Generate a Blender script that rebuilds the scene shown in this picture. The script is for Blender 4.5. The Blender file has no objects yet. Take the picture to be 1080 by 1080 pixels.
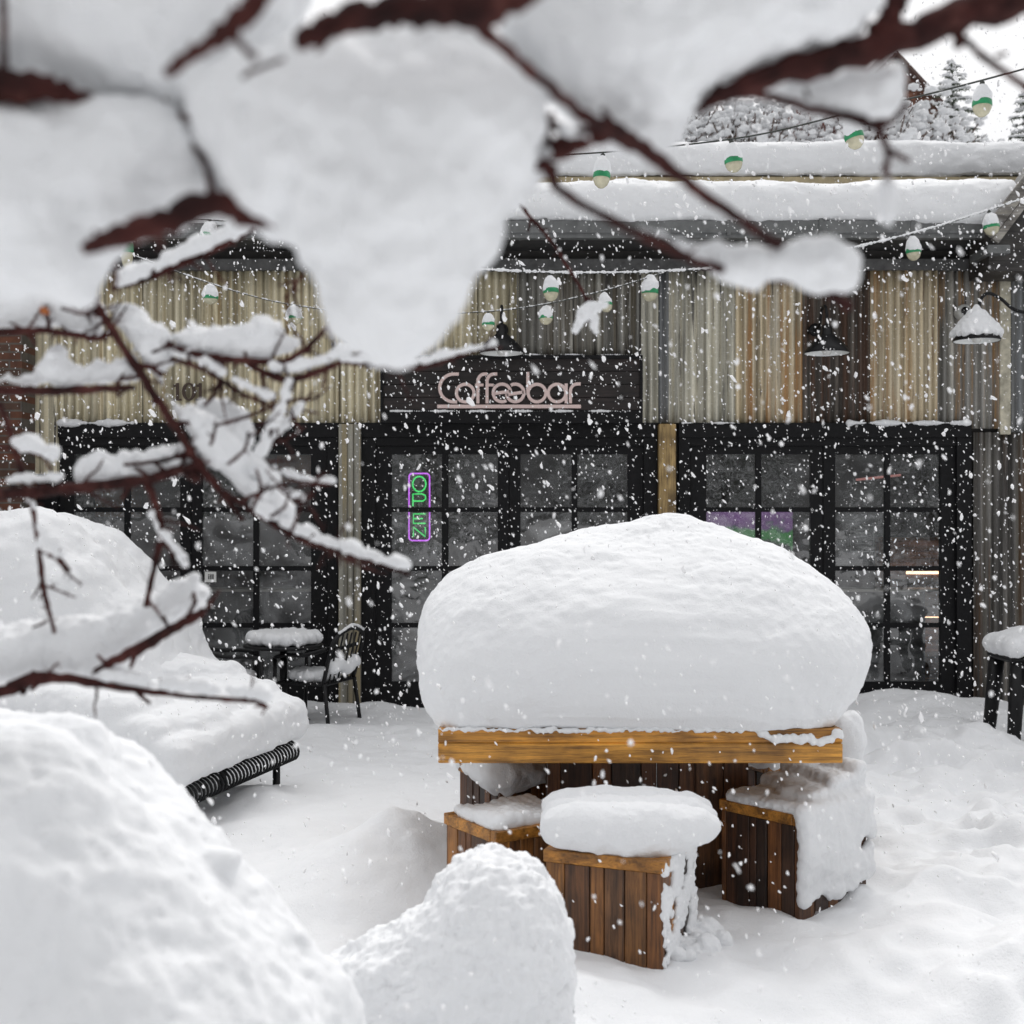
import bpy, bmesh, math, random
import numpy as np
from mathutils import Vector, Matrix

random.seed(7)
RNG = np.random.default_rng(11)
SC = bpy.context.scene
COL = SC.collection
R = math.radians

# ---------------------------------------------------------------- camera, world, sun, exposure
F = 1300.0          # focal length in photo pixels
HY = 553.0          # horizon row of the photograph
CZ = 1.57           # eye height above the snow
cam_d = bpy.data.cameras.new('camera')
cam = bpy.data.objects.new('camera', cam_d)
COL.objects.link(cam)
cam.location = (0, 0, CZ)
cam.rotation_euler = (R(90), 0, 0)
cam_d.sensor_width = 36
cam_d.lens = 36 * F / 1080
cam_d.shift_y = (HY - 540) / 1080
cam_d.clip_start = 0.05
cam_d.clip_end = 600
cam_d.dof.use_dof = True
cam_d.dof.focus_distance = 6.4
cam_d.dof.aperture_fstop = 3.9
SC.camera = cam

SUN_EL, SUN_AZ = R(50), R(12)
world = bpy.data.worlds.new('World')
SC.world = world
world.use_nodes = True
nt = world.node_tree
nt.nodes.clear()
wo = nt.nodes.new('ShaderNodeOutputWorld')
bg = nt.nodes.new('ShaderNodeBackground')
sky = nt.nodes.new('ShaderNodeTexSky')
sky.sky_type = 'NISHITA'
sky.sun_disc = False
sky.sun_elevation = SUN_EL
sky.sun_rotation = SUN_AZ
sky.dust_density = 4.0
hs = nt.nodes.new('ShaderNodeHueSaturation')
hs.inputs['Saturation'].default_value = 0.05
tc = nt.nodes.new('ShaderNodeTexCoord')
sx = nt.nodes.new('ShaderNodeSeparateXYZ')
mr = nt.nodes.new('ShaderNodeMapRange')          # overcast cloud deck: brighter overhead
mr.inputs['From Min'].default_value = 0.0
mr.inputs['From Max'].default_value = 1.0
mr.inputs['To Min'].default_value = 5.0
mr.inputs['To Max'].default_value = 10.0
dot = nt.nodes.new('ShaderNodeVectorMath'); dot.operation = 'DOT_PRODUCT'    # clouds glow towards the hidden sun
dot.inputs[1].default_value = (math.sin(SUN_AZ) * math.cos(SUN_EL), math.cos(SUN_AZ) * math.cos(SUN_EL), math.sin(SUN_EL))
mr2 = nt.nodes.new('ShaderNodeMapRange')
for k_, v_ in (('From Min', -0.6), ('From Max', 1.0), ('To Min', 0.45), ('To Max', 1.45)): mr2.inputs[k_].default_value = v_
mm = nt.nodes.new('ShaderNodeMath'); mm.operation = 'MULTIPLY'
comb = nt.nodes.new('ShaderNodeCombineXYZ')
mixs = nt.nodes.new('ShaderNodeMix')
mixs.data_type = 'RGBA'
mixs.inputs[0].default_value = 0.9
nt.links.new(sky.outputs[0], hs.inputs['Color'])
nt.links.new(tc.outputs['Generated'], sx.inputs[0])
nt.links.new(sx.outputs['Z'], mr.inputs['Value'])
m2 = nt.nodes.new('ShaderNodeMath'); m2.operation = 'MULTIPLY'; m2.inputs[1].default_value = 1.015
nt.links.new(tc.outputs['Generated'], dot.inputs[0]); nt.links.new(dot.outputs['Value'], mr2.inputs['Value'])
nt.links.new(mr.outputs[0], mm.inputs[0]); nt.links.new(mr2.outputs[0], mm.inputs[1])
nt.links.new(mm.outputs[0], m2.inputs[0])
nt.links.new(mm.outputs[0], comb.inputs[0]); nt.links.new(mm.outputs[0], comb.inputs[1]); nt.links.new(m2.outputs[0], comb.inputs[2])
nt.links.new(hs.outputs[0], mixs.inputs[6])
nt.links.new(comb.outputs[0], mixs.inputs[7])
nt.links.new(mixs.outputs[2], bg.inputs['Color'])
bg.inputs['Strength'].default_value = 0.1
nt.links.new(bg.outputs[0], wo.inputs['Surface'])

sun_d = bpy.data.lights.new('sun', 'SUN')
sun_d.energy = 1.2
sun_d.angle = R(32)
sun_d.color = (1.0, 0.97, 0.93)
sun = bpy.data.objects.new('sun', sun_d)
COL.objects.link(sun)
sd = Vector((math.sin(SUN_AZ) * math.cos(SUN_EL), math.cos(SUN_AZ) * math.cos(SUN_EL), math.sin(SUN_EL)))
sun.rotation_euler = sd.to_track_quat('Z', 'Y').to_euler()

SC.view_settings.view_transform = 'Standard'
SC.view_settings.look = 'None'
SC.view_settings.exposure = 0.19
SC.view_settings.gamma = 1.0
SC.render.engine = 'CYCLES'
SC.cycles.use_denoising = True
SC.cycles.max_bounces = 8
SC.cycles.transparent_max_bounces = 12

# ---------------------------------------------------------------- helpers
def P(px, py, Y):
    """world point that the photograph's pixel shows at distance Y"""
    return Vector(((px - 540) / F * Y, Y, CZ - (py - HY) / F * Y))

def hash3(ix, iy, iz, seed):
    h = (ix.astype(np.int64) * 374761393 + iy.astype(np.int64) * 668265263 + iz.astype(np.int64) * 2147483647 + seed * 974634777) & 0xffffffff
    h = ((h ^ (h >> 13)) * 1274126177) & 0xffffffff
    h = ((h ^ (h >> 16)) * 2246822519) & 0xffffffff
    h = h ^ (h >> 15)
    return (h & 0xffffff).astype(np.float64) / 0xffffff

def vnoise(p, seed=0):
    """value noise in -1..1 of an (n,3) array"""
    i = np.floor(p).astype(np.int64)
    f = p - i
    u = f * f * f * (f * (f * 6 - 15) + 10)
    out = np.zeros(len(p))
    for dx in (0, 1):
        wx = u[:, 0] if dx else 1 - u[:, 0]
        for dy in (0, 1):
            wy = u[:, 1] if dy else 1 - u[:, 1]
            for dz in (0, 1):
                wz = u[:, 2] if dz else 1 - u[:, 2]
                out += wx * wy * wz * hash3(i[:, 0] + dx, i[:, 1] + dy, i[:, 2] + dz, seed)
    return out * 2 - 1

ROT = np.array(Matrix.Rotation(0.7, 3, Vector((0.4, 0.7, 0.6)).normalized()))
def fbm(p, octaves=3, seed=0):
    out, a = np.zeros(len(p)), 1.0
    q = p @ ROT.T
    for k in range(octaves):
        out += a * vnoise(q, seed + k)
        q = (q * 2.03) @ ROT.T + 17.3
        a *= 0.5
    return out

def smooth(me):
    me.polygons.foreach_set('use_smooth', np.ones(len(me.polygons), dtype=bool))

def link(name, me, mat=None, parent=None, loc=None):
    o = bpy.data.objects.new(name, me)
    COL.objects.link(o)
    if mat is not None:
        me.materials.append(mat)
    if parent is not None:
        o.parent = parent
        o.matrix_parent_inverse = Matrix.Translation(-parent.location)   # parents are only translated
    return o

def tag(o, label=None, cat=None, group=None, kind=None):
    if label: o['label'] = label
    if cat: o['category'] = cat
    if group: o['group'] = group
    if kind: o['kind'] = kind
    return o

def empty(name, loc, label=None, cat=None, group=None):
    o = bpy.data.objects.new(name, None)
    o.location = loc
    o.empty_display_size = 0.1
    COL.objects.link(o)
    return tag(o, label, cat, group)

class MB:
    """collects boxes, tubes, lathes; build() links them as one mesh object (world coordinates)"""
    def __init__(self): self.bm = bmesh.new()
    def box(self, x0, x1, y0, y1, z0, z1, M=None, bev=0.0):
        co = [(x0, y0, z0), (x1, y0, z0), (x1, y1, z0), (x0, y1, z0), (x0, y0, z1), (x1, y0, z1), (x1, y1, z1), (x0, y1, z1)]
        v = [self.bm.verts.new(M @ Vector(c) if M else c) for c in co]
        fs = [self.bm.faces.new([v[i] for i in q]) for q in ((0, 3, 2, 1), (4, 5, 6, 7), (0, 1, 5, 4), (1, 2, 6, 5), (2, 3, 7, 6), (3, 0, 4, 7))]
        if bev:
            es = list({e for f in fs for e in f.edges})
            bmesh.ops.bevel(self.bm, geom=es, offset=bev, segments=1, affect='EDGES')
        return self
    def pbox(self, px0, px1, py0, py1, Y, depth, bev=0.0):
        a, b = P(px0, py1, Y), P(px1, py0, Y)
        return self.box(a.x, b.x, Y, Y + depth, a.z, b.z, bev=bev)
    def tube(self, pts, rad, seg=8, cap=True, jit=0.0):
        pts = [Vector(p) for p in pts]
        n = len(pts)
        if not hasattr(rad, '__len__'): rad = [rad] * n
        T = [(pts[min(i + 1, n - 1)] - pts[max(i - 1, 0)]).normalized() for i in range(n)]
        up = Vector((0, 0, 1)) if abs(T[0].z) < 0.9 else Vector((1, 0, 0))
        N = T[0].cross(up).normalized()
        rings = []
        for i in range(n):
            N = (N - T[i] * N.dot(T[i])).normalized()
            B = T[i].cross(N)
            ring = []
            for k in range(seg):
                a = 2 * math.pi * k / seg
                r = rad[i] * (1 + (random.uniform(-jit, jit) if jit else 0))
                ring.append(self.bm.verts.new(pts[i] + (N * math.cos(a) + B * math.sin(a)) * r))
            rings.append(ring)
        for a, b in zip(rings, rings[1:]):
            for k in range(seg):
                self.bm.faces.new((a[k], a[(k + 1) % seg], b[(k + 1) % seg], b[k]))
        if cap:
            self.bm.faces.new(rings[0][::-1]); self.bm.faces.new(rings[-1])
        return self
    def lathe(self, prof, center, seg=24, axis=None, cap=True):
        """prof: (radius, height) pairs; axis: a rotation matrix"""
        c = Vector(center)
        rings = []
        for r, h in prof:
            ring = []
            for k in range(seg):
                a = 2 * math.pi * k / seg
                p = Vector((r * math.cos(a), r * math.sin(a), h))
                ring.append(self.bm.verts.new(c + (axis @ p if axis else p)))
            rings.append(ring)
        for a, b in zip(rings, rings[1:]):
            for k in range(seg):
                self.bm.faces.new((a[k], a[(k + 1) % seg], b[(k + 1) % seg], b[k]))
        if cap and prof[0][0] > 1e-4: self.bm.faces.new(rings[0][::-1])
        if cap and prof[-1][0] > 1e-4: self.bm.faces.new(rings[-1])
        return self
    def prism(self, pts, Y0, Y1):
        """polygon of (x,z) points extruded along Y"""
        a = [self.bm.verts.new((x, Y0, z)) for x, z in pts]
        b = [self.bm.verts.new((x, Y1, z)) for x, z in pts]
        self.bm.faces.new(a); self.bm.faces.new(b[::-1])
        n = len(pts)
        for i in range(n):
            self.bm.faces.new((a[i], b[i], b[(i + 1) % n], a[(i + 1) % n]))
        return self
    def build(self, name, mat, parent=None, sm=False):
        bmesh.ops.recalc_face_normals(self.bm, faces=self.bm.faces)
        me = bpy.data.meshes.new(name)
        self.bm.to_mesh(me)
        self.bm.free()
        if sm: smooth(me)
        return link(name, me, mat, parent)

def catmull(pts, sub=4):
    """pts: list of tuples of any length, interpolated smoothly"""
    A = np.array(pts, dtype=float)
    if len(A) < 3: 
        return [tuple(A[0] + (A[-1] - A[0]) * t) for t in np.linspace(0, 1, sub + 1)]
    E = np.vstack([2 * A[0] - A[1], A, 2 * A[-1] - A[-2]])
    out = []
    for i in range(1, len(E) - 2):
        p0, p1, p2, p3 = E[i - 1], E[i], E[i + 1], E[i + 2]
        for k in range(sub):
            t = k / sub
            out.append(tuple(0.5 * ((2 * p1) + (-p0 + p2) * t + (2 * p0 - 5 * p1 + 4 * p2 - p3) * t * t + (-p0 + 3 * p1 - 3 * p2 + p3) * t ** 3)))
    out.append(tuple(A[-1]))
    return out

# ---- snow bodies: a union of balls, remeshed, smoothed, roughened
_ico = bmesh.new(); bmesh.ops.create_icosphere(_ico, subdivisions=3, radius=1.0)
ICO_V = np.array([v.co[:] for v in _ico.verts]); ICO_F = np.array([[v.index for v in f.verts] for f in _ico.faces]); _ico.free()
_ico = bmesh.new(); bmesh.ops.create_icosphere(_ico, subdivisions=1, radius=1.0)
ICO1_V = np.array([v.co[:] for v in _ico.verts]); ICO1_F = np.array([[v.index for v in f.verts] for f in _ico.faces]); _ico.free()

def mesh_np(name, V, Fa):
    me = bpy.data.meshes.new(name)
    V = np.asarray(V, dtype=np.float32); Fa = np.asarray(Fa, dtype=np.int32)
    k = Fa.shape[1]
    me.vertices.add(len(V)); me.vertices.foreach_set('co', V.ravel())
    me.loops.add(Fa.size); me.loops.foreach_set('vertex_index', Fa.ravel())
    me.polygons.add(len(Fa))
    me.polygons.foreach_set('loop_start', np.arange(0, Fa.size, k, dtype=np.int32))
    me.polygons.foreach_set('loop_total', np.full(len(Fa), k, dtype=np.int32))
    me.update(calc_edges=True)
    return me

def displace(me, layers, seed=0):
    n = len(me.vertices)
    co = np.empty(n * 3, dtype=np.float32); me.vertices.foreach_get('co', co)
    no = np.empty(n * 3, dtype=np.float32); me.vertices.foreach_get('normal', no)
    co = co.reshape(-1, 3).astype(float); no = no.reshape(-1, 3)
    h = np.zeros(n)
    for k, (amp, size, oc) in enumerate(layers):
        h += amp * fbm(co / size, oc, seed + 10 * k)
    co += no * h[:, None]
    me.vertices.foreach_set('co', co.astype(np.float32).ravel())
    me.update()

def snow_body(name, balls, voxel, layers, mat, parent=None, smooth_it=6, seed=0, squash=None):
    B = np.array(balls)
    V = (ICO_V[None] * B[:, 3][:, None, None] * (np.array(squash)[None, None] if squash else 1) + B[:, None, :3]).reshape(-1, 3)
    Fa = (ICO_F[None] + (np.arange(len(B)) * len(ICO_V))[:, None, None]).reshape(-1, 3)
    me0 = mesh_np('tmp', V, Fa)
    o = bpy.data.objects.new('tmp', me0)
    COL.objects.link(o)
    m = o.modifiers.new('r', 'REMESH'); m.mode = 'VOXEL'; m.voxel_size = voxel; m.use_smooth_shade = True
    if smooth_it:
        s = o.modifiers.new('s', 'SMOOTH'); s.iterations = smooth_it; s.factor = 0.5
    dg = bpy.context.evaluated_depsgraph_get()
    dg.update()
    me = bpy.data.meshes.new_from_object(o.evaluated_get(dg))
    bpy.data.objects.remove(o); bpy.data.meshes.remove(me0)
    me.name = name
    me.materials.clear()
    displace(me, layers, seed)
    smooth(me)
    return link(name, me, mat, parent)

def inflate(poly, d, rmax, step=None, layers=(0.0,), rmin_px=1.5, front=False):
    """fills a pixel outline at distance d with balls as thick as the outline allows (rmax in metres)"""
    A = np.array(poly, dtype=float)
    x0, y0 = A.min(0); x1, y1 = A.max(0)
    s = step or max((x1 - x0), (y1 - y0)) / 60
    gx, gy = np.meshgrid(np.arange(x0, x1 + s, s), np.arange(y0, y1 + s, s))
    p = np.stack([gx.ravel(), gy.ravel()], 1)
    ins = np.zeros(len(p), bool); dist = np.full(len(p), 1e9)
    for i in range(len(A)):
        a, b = A[i], A[(i + 1) % len(A)]
        c = ((a[1] > p[:, 1]) != (b[1] > p[:, 1]))
        with np.errstate(divide='ignore', invalid='ignore'):
            xx = (b[0] - a[0]) * (p[:, 1] - a[1]) / (b[1] - a[1] + 1e-12) + a[0]
        ins ^= c & (p[:, 0] < xx)
        ab = b - a
        t = np.clip(((p - a) @ ab) / (ab @ ab + 1e-9), 0, 1)
        dist = np.minimum(dist, np.linalg.norm(p - (a + t[:, None] * ab), axis=1))
    p, dist = p[ins], dist[ins]
    rp = np.minimum(dist, rmax * F / d)
    keep = rp > rmin_px
    p, rp = p[keep], rp[keep]
    order = np.argsort(-rp)
    sel, out = [], []
    for i in order:
        if sel:
            q = np.array(sel)
            dd = np.hypot(q[:, 0] - p[i, 0], q[:, 1] - p[i, 1])
            if np.any(dd + rp[i] * 0.9 < q[:, 2]) or np.any(dd < 0.35 * np.minimum(rp[i], q[:, 2])): continue
        sel.append((p[i, 0], p[i, 1], rp[i]))
    for x, y, r in sel:
        rm = r * d / F
        for L in layers:
            Y = d + L + (rm if front else 0) 
            c = P(x, y, d)
            out.append((c.x, Y, c.z, rm))
    return out

def crumbs(balls, d, n, rs_px, seed):
    """small lumps of snow stuck to the surface"""
    rs = np.random.default_rng(seed)
    out = []
    for k in range(n):
        b = balls[rs.integers(len(balls))]
        v = rs.normal(size=3); v[2] = v[2] + 0.25; v /= np.linalg.norm(v)
        r = rs.uniform(0.4, 1.0) * rs_px / F * d
        q = b[3] + r * 0.15
        out.append((b[0] + v[0] * q, b[1] + v[1] * q, b[2] + v[2] * q, min(r, b[3] * 0.8)))
    return balls + out

# ---------------------------------------------------------------- materials
def newmat(name):
    m = bpy.data.materials.new(name); m.use_nodes = True
    nt = m.node_tree
    b = nt.nodes['Principled BSDF']
    return m, nt, b

def N(nt, typ, **kw):
    n = nt.nodes.new(typ)
    for k, v in kw.items(): setattr(n, k, v)
    return n

def noise(nt, scale, detail=4, rough=0.55, vec=None, dist=0.0):
    n = N(nt, 'ShaderNodeTexNoise')
    n.inputs['Scale'].default_value = scale; n.inputs['Detail'].default_value = detail
    n.inputs['Roughness'].default_value = rough; n.inputs['Distortion'].default_value = dist
    if vec is not None: nt.links.new(vec, n.inputs['Vector'])
    return n

def mapping(nt, scale=(1, 1, 1), loc=(0, 0, 0), coord='Object'):
    t = N(nt, 'ShaderNodeTexCoord'); mp = N(nt, 'ShaderNodeMapping')
    mp.inputs['Scale'].default_value = scale; mp.inputs['Location'].default_value = loc
    nt.links.new(t.outputs[coord], mp.inputs['Vector'])
    return mp.outputs[0]

def ramp(nt, fac, stops):
    r = N(nt, 'ShaderNodeValToRGB')
    if len(stops) == 1: stops = [stops[0], (1.0, stops[0][1])]
    e = r.color_ramp.elements
    while len(e) < len(stops): e.new(0.5)
    for i, (p, c) in enumerate(stops):
        e[i].position = p
        e[i].color = (*c, 1) if len(c) == 3 else c
    nt.links.new(fac, r.inputs[0])
    return r.outputs[0]

def mix(nt, fac, a, b, typ='MIX'):
    m = N(nt, 'ShaderNodeMix', data_type='RGBA', blend_type=typ)
    for sock, v in ((m.inputs[0], fac), (m.inputs[6], a), (m.inputs[7], b)):
        if isinstance(v, (int, float)): sock.default_value = v
        elif isinstance(v, tuple): sock.default_value = (*v, 1)
        else: nt.links.new(v, sock)
    return m.outputs[2]

def bump(nt, b, h, strength, dist=0.01):
    n = N(nt, 'ShaderNodeBump')
    n.inputs['Strength'].default_value = strength; n.inputs['Distance'].default_value = dist
    nt.links.new(h, n.inputs['Height'])
    nt.links.new(n.outputs[0], b.inputs['Normal'])

def snow_material(name, grain, fine):
    m, nt, b = newmat(name)
    b.inputs['Base Color'].default_value = (0.80, 0.81, 0.825, 1)
    b.inputs['Roughness'].default_value = 0.75
    b.inputs['Specular IOR Level'].default_value = 0.2
    v = mapping(nt)
    n1 = noise(nt, grain, 5, 0.65, v)
    n2 = noise(nt, fine, 3, 0.7, v)
    a = N(nt, 'ShaderNodeMath', operation='MULTIPLY_ADD')
    nt.links.new(n2.outputs[0], a.inputs[0]); a.inputs[1].default_value = 0.5
    nt.links.new(n1.outputs[0], a.inputs[2])
    n3 = noise(nt, grain * 0.28, 4, 0.6, v)
    a2 = N(nt, 'ShaderNodeMath', operation='MULTIPLY_ADD')
    nt.links.new(n3.outputs[0], a2.inputs[0]); a2.inputs[1].default_value = 0.9
    nt.links.new(a.outputs[0], a2.inputs[2])
    bump(nt, b, a2.outputs[0], 0.42, 0.016 if grain < 30 else 0.006)
    return m

SNOW = snow_material('snow', 22, 140)
SNOW_NEAR = snow_material('snow_near', 45, 220)

def flat(name, col, rough=0.5, metal=0.0, spec=0.5, nscale=0, namp=0.25):
    m, nt, b = newmat(name)
    b.inputs['Roughness'].default_value = rough; b.inputs['Metallic'].default_value = metal
    b.inputs['Specular IOR Level'].default_value = spec
    if nscale:
        n = noise(nt, nscale, 5, 0.6, mapping(nt))
        c = ramp(nt, n.outputs[0], [(0.3, tuple(x * (1 - namp) for x in col)), (0.7, tuple(min(1, x * (1 + namp)) for x in col))])
        nt.links.new(c, b.inputs['Base Color'])
    else:
        b.inputs['Base Color'].default_value = (*col, 1)
    return m

def emit(name, col, strength):
    m, nt, b = newmat(name)
    b.inputs['Base Color'].default_value = (*[c * 0.3 for c in col], 1)
    b.inputs['Emission Color'].default_value = (*col, 1)
    b.inputs['Emission Strength'].default_value = strength
    return m

def bark_material():
    m, nt, b = newmat('bark')
    v = mapping(nt)
    n1 = noise(nt, 45, 6, 0.7, v); n2 = noise(nt, 22, 3, 0.6, v)
    c = ramp(nt, n1.outputs[0], [(0.3, (0.006, 0.003, 0.003)), (0.52, (0.045, 0.013, 0.012)), (0.68, (0.15, 0.060, 0.050))])
    c2 = ramp(nt, n2.outputs[0], [(0.38, (0.008, 0.005, 0.005)), (0.62, (0.070, 0.020, 0.017))])
    nt.links.new(mix(nt, 0.5, c, c2), b.inputs['Base Color'])
    b.inputs['Roughness'].default_value = 0.75
    b.inputs['Specular IOR Level'].default_value = 0.15
    bump(nt, b, n1.outputs[0], 0.8, 0.004)
    return m
BARK = bark_material()

def corrugated(name, cols, streak, seed, rust=None, rust_amt=0.5, dark=None, dark_amt=0.4):
    """weathered sheet metal: vertical streaks of cols, rust and dark run-off stains"""
    m, nt, b = newmat(name)
    v = mapping(nt, (streak, streak, 0.35), (seed * 3.1, 0, seed * 1.7))
    n1 = noise(nt, 1.0, 5, 0.6, v)
    c = ramp(nt, n1.outputs[0], [(0.28, cols[0]), (0.5, cols[1]), (0.72, cols[2])])
    n5 = noise(nt, 1.0, 2, 0.5, mapping(nt, (24, 24, 0.25), (seed * 2.3, 1, seed)))
    c = mix(nt, 0.8, c, ramp(nt, n5.outputs[0], [(0.34, (0.5, 0.49, 0.47)), (0.48, (1.0, 1.0, 1.0)), (0.64, (1.3, 1.28, 1.22))]), 'MULTIPLY')
    at = N(nt, 'ShaderNodeAttribute'); at.attribute_name = 'groove_shade'
    c = mix(nt, 0.85, c, ramp(nt, at.outputs['Fac'], [(0.0, (1.1, 1.1, 1.1)), (0.6, (0.98, 0.98, 0.98)), (1.0, (0.58, 0.56, 0.52))]), 'MULTIPLY')  # rib shading put into the colour: crests lighter, grooves darker
    if rust:
        v2 = mapping(nt, (15, 15, 0.45), (seed * 5.3, 2, seed))
        n2 = noise(nt, 1.0, 6, 0.62, v2, 0.3)
        f = ramp(nt, n2.outputs[0], [(0.62 - rust_amt * 0.3, (0, 0, 0)), (0.72 - rust_amt * 0.22, (1, 1, 1))])
        c = mix(nt, f, c, rust)
    if dark:
        v3 = mapping(nt, (16, 16, 0.9), (seed * 7.7, 5, seed * 2))
        n3 = noise(nt, 1.0, 6, 0.68, v3, 0.2)
        f = ramp(nt, n3.outputs[0], [(0.66 - dark_amt * 0.3, (0, 0, 0)), (0.74 - dark_amt * 0.25, (1, 1, 1))])
        c = mix(nt, f, c, dark)
    n4 = noise(nt, 90, 4, 0.7, mapping(nt))
    c = mix(nt, 0.35, c, ramp(nt, n4.outputs[0], [(0.32, (0.35, 0.35, 0.35)), (0.5, (1, 1, 1))]), 'MULTIPLY')
    nt.links.new(c, b.inputs['Base Color'])
    b.inputs['Roughness'].default_value = 0.6
    b.inputs['Metallic'].default_value = 0.15
    bump(nt, b, n1.outputs[0], 0.15, 0.01)
    return m

def wood(name, cols, axis='Z', seed=0, rough=0.55, grain=26):
    """planks: a tone of its own for every plank, grain along the axis"""
    m, nt, b = newmat(name)
    sc = {'Z': (grain, grain, 1.6), 'X': (1.6, grain, grain)}[axis]
    g = N(nt, 'ShaderNodeNewGeometry')
    c0 = ramp(nt, g.outputs['Random Per Island'], [(i / (len(cols) - 1) if len(cols) > 1 else 0, c) for i, c in enumerate(cols)])
    n = noise(nt, 1.0, 6, 0.65, mapping(nt, sc, (seed, seed * 2, 0)), 0.6)
    n2 = noise(nt, 5.0, 3, 0.5, mapping(nt, (1, 1, 1), (seed, 0, 3)))
    c = mix(nt, 1.0, c0, ramp(nt, n.outputs[0], [(0.3, (0.25, 0.22, 0.2)), (0.5, (0.9, 0.88, 0.86)), (0.7, (1.4, 1.35, 1.2))]), 'MULTIPLY')
    n3 = noise(nt, 1.0, 5, 0.75, mapping(nt, {'Z': (95, 95, 5), 'X': (5, 95, 95)}[axis], (seed * 3, 0, 1)), 0.3)
    c = mix(nt, 0.8, c, ramp(nt, n3.outputs[0], [(0.36, (0.35, 0.32, 0.3)), (0.52, (1.05, 1.05, 1.05))]), 'MULTIPLY')
    c = mix(nt, 0.8, c, ramp(nt, n2.outputs[0], [(0.34, (0.34, 0.30, 0.28)), (0.62, (1.15, 1.12, 1.1))]), 'MULTIPLY')
    kn = N(nt, 'ShaderNodeTexVoronoi'); kn.inputs['Scale'].default_value = 1.0
    nt.links.new(mapping(nt, {'Z': (11, 11, 4.5), 'X': (4.5, 11, 11)}[axis], (seed, 1, 2)), kn.inputs['Vector'])
    c = mix(nt, 0.85, c, ramp(nt, kn.outputs['Distance'], [(0.05, (0.22, 0.16, 0.13)), (0.17, (1, 1, 1))]), 'MULTIPLY')
    nt.links.new(c, b.inputs['Base Color'])
    b.inputs['Roughness'].default_value = rough
    bump(nt, b, n3.outputs[0], 0.5, 0.004)
    return m

def glass_material():
    """old door glass: mirror reflection plus an uneven pale film imitating reflections that differ from pane to pane"""
    m, nt, b = newmat('window_glass')
    nt.nodes.remove(b)
    out = nt.nodes['Material Output']
    tr = N(nt, 'ShaderNodeBsdfTransparent'); tr.inputs[0].default_value = (0.86, 0.88, 0.88, 1)
    gl = N(nt, 'ShaderNodeBsdfGlossy'); gl.inputs['Roughness'].default_value = 0.02
    df = N(nt, 'ShaderNodeBsdfDiffuse'); df.inputs[0].default_value = (0.7, 0.72, 0.73, 1)
    fr = N(nt, 'ShaderNodeFresnel'); fr.inputs['IOR'].default_value = 2.1
    nz = noise(nt, 2.2, 3, 0.5, mapping(nt))
    bp = N(nt, 'ShaderNodeBump'); bp.inputs['Strength'].default_value = 0.25; bp.inputs['Distance'].default_value = 0.03
    nt.links.new(nz.outputs[0], bp.inputs['Height']); nt.links.new(bp.outputs[0], gl.inputs['Normal'])
    g = N(nt, 'ShaderNodeNewGeometry')
    nf = noise(nt, 2.6, 5, 0.6, mapping(nt, (1, 1, 1.6)), 1.2)
    f1 = ramp(nt, nf.outputs[0], [(0.36, (0, 0, 0)), (0.66, (1, 1, 1))])
    f2 = ramp(nt, g.outputs['Random Per Island'], [(0.1, (0.015, 0.015, 0.015)), (0.9, (0.34, 0.34, 0.34))])
    refl_film = mix(nt, 1.0, f1, f2, 'MULTIPLY')  # patchy pale film painted on to imitate varied reflections
    m1 = N(nt, 'ShaderNodeMixShader'); m2_ = N(nt, 'ShaderNodeMixShader')
    nt.links.new(refl_film, m1.inputs[0]); nt.links.new(tr.outputs[0], m1.inputs[1]); nt.links.new(df.outputs[0], m1.inputs[2])
    nt.links.new(fr.outputs[0], m2_.inputs[0]); nt.links.new(m1.outputs[0], m2_.inputs[1]); nt.links.new(gl.outputs[0], m2_.inputs[2])
    nt.links.new(m2_.outputs[0], out.inputs['Surface'])
    return m
GLASS = glass_material()
BLACKWOOD = flat('black_paint', (0.0055, 0.0055, 0.0065), 0.55, spec=0.22, nscale=30, namp=0.35)
BLACKMETAL = flat('black_metal', (0.007, 0.007, 0.008), 0.45, 0.1, spec=0.3, nscale=40, namp=0.3)

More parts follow.
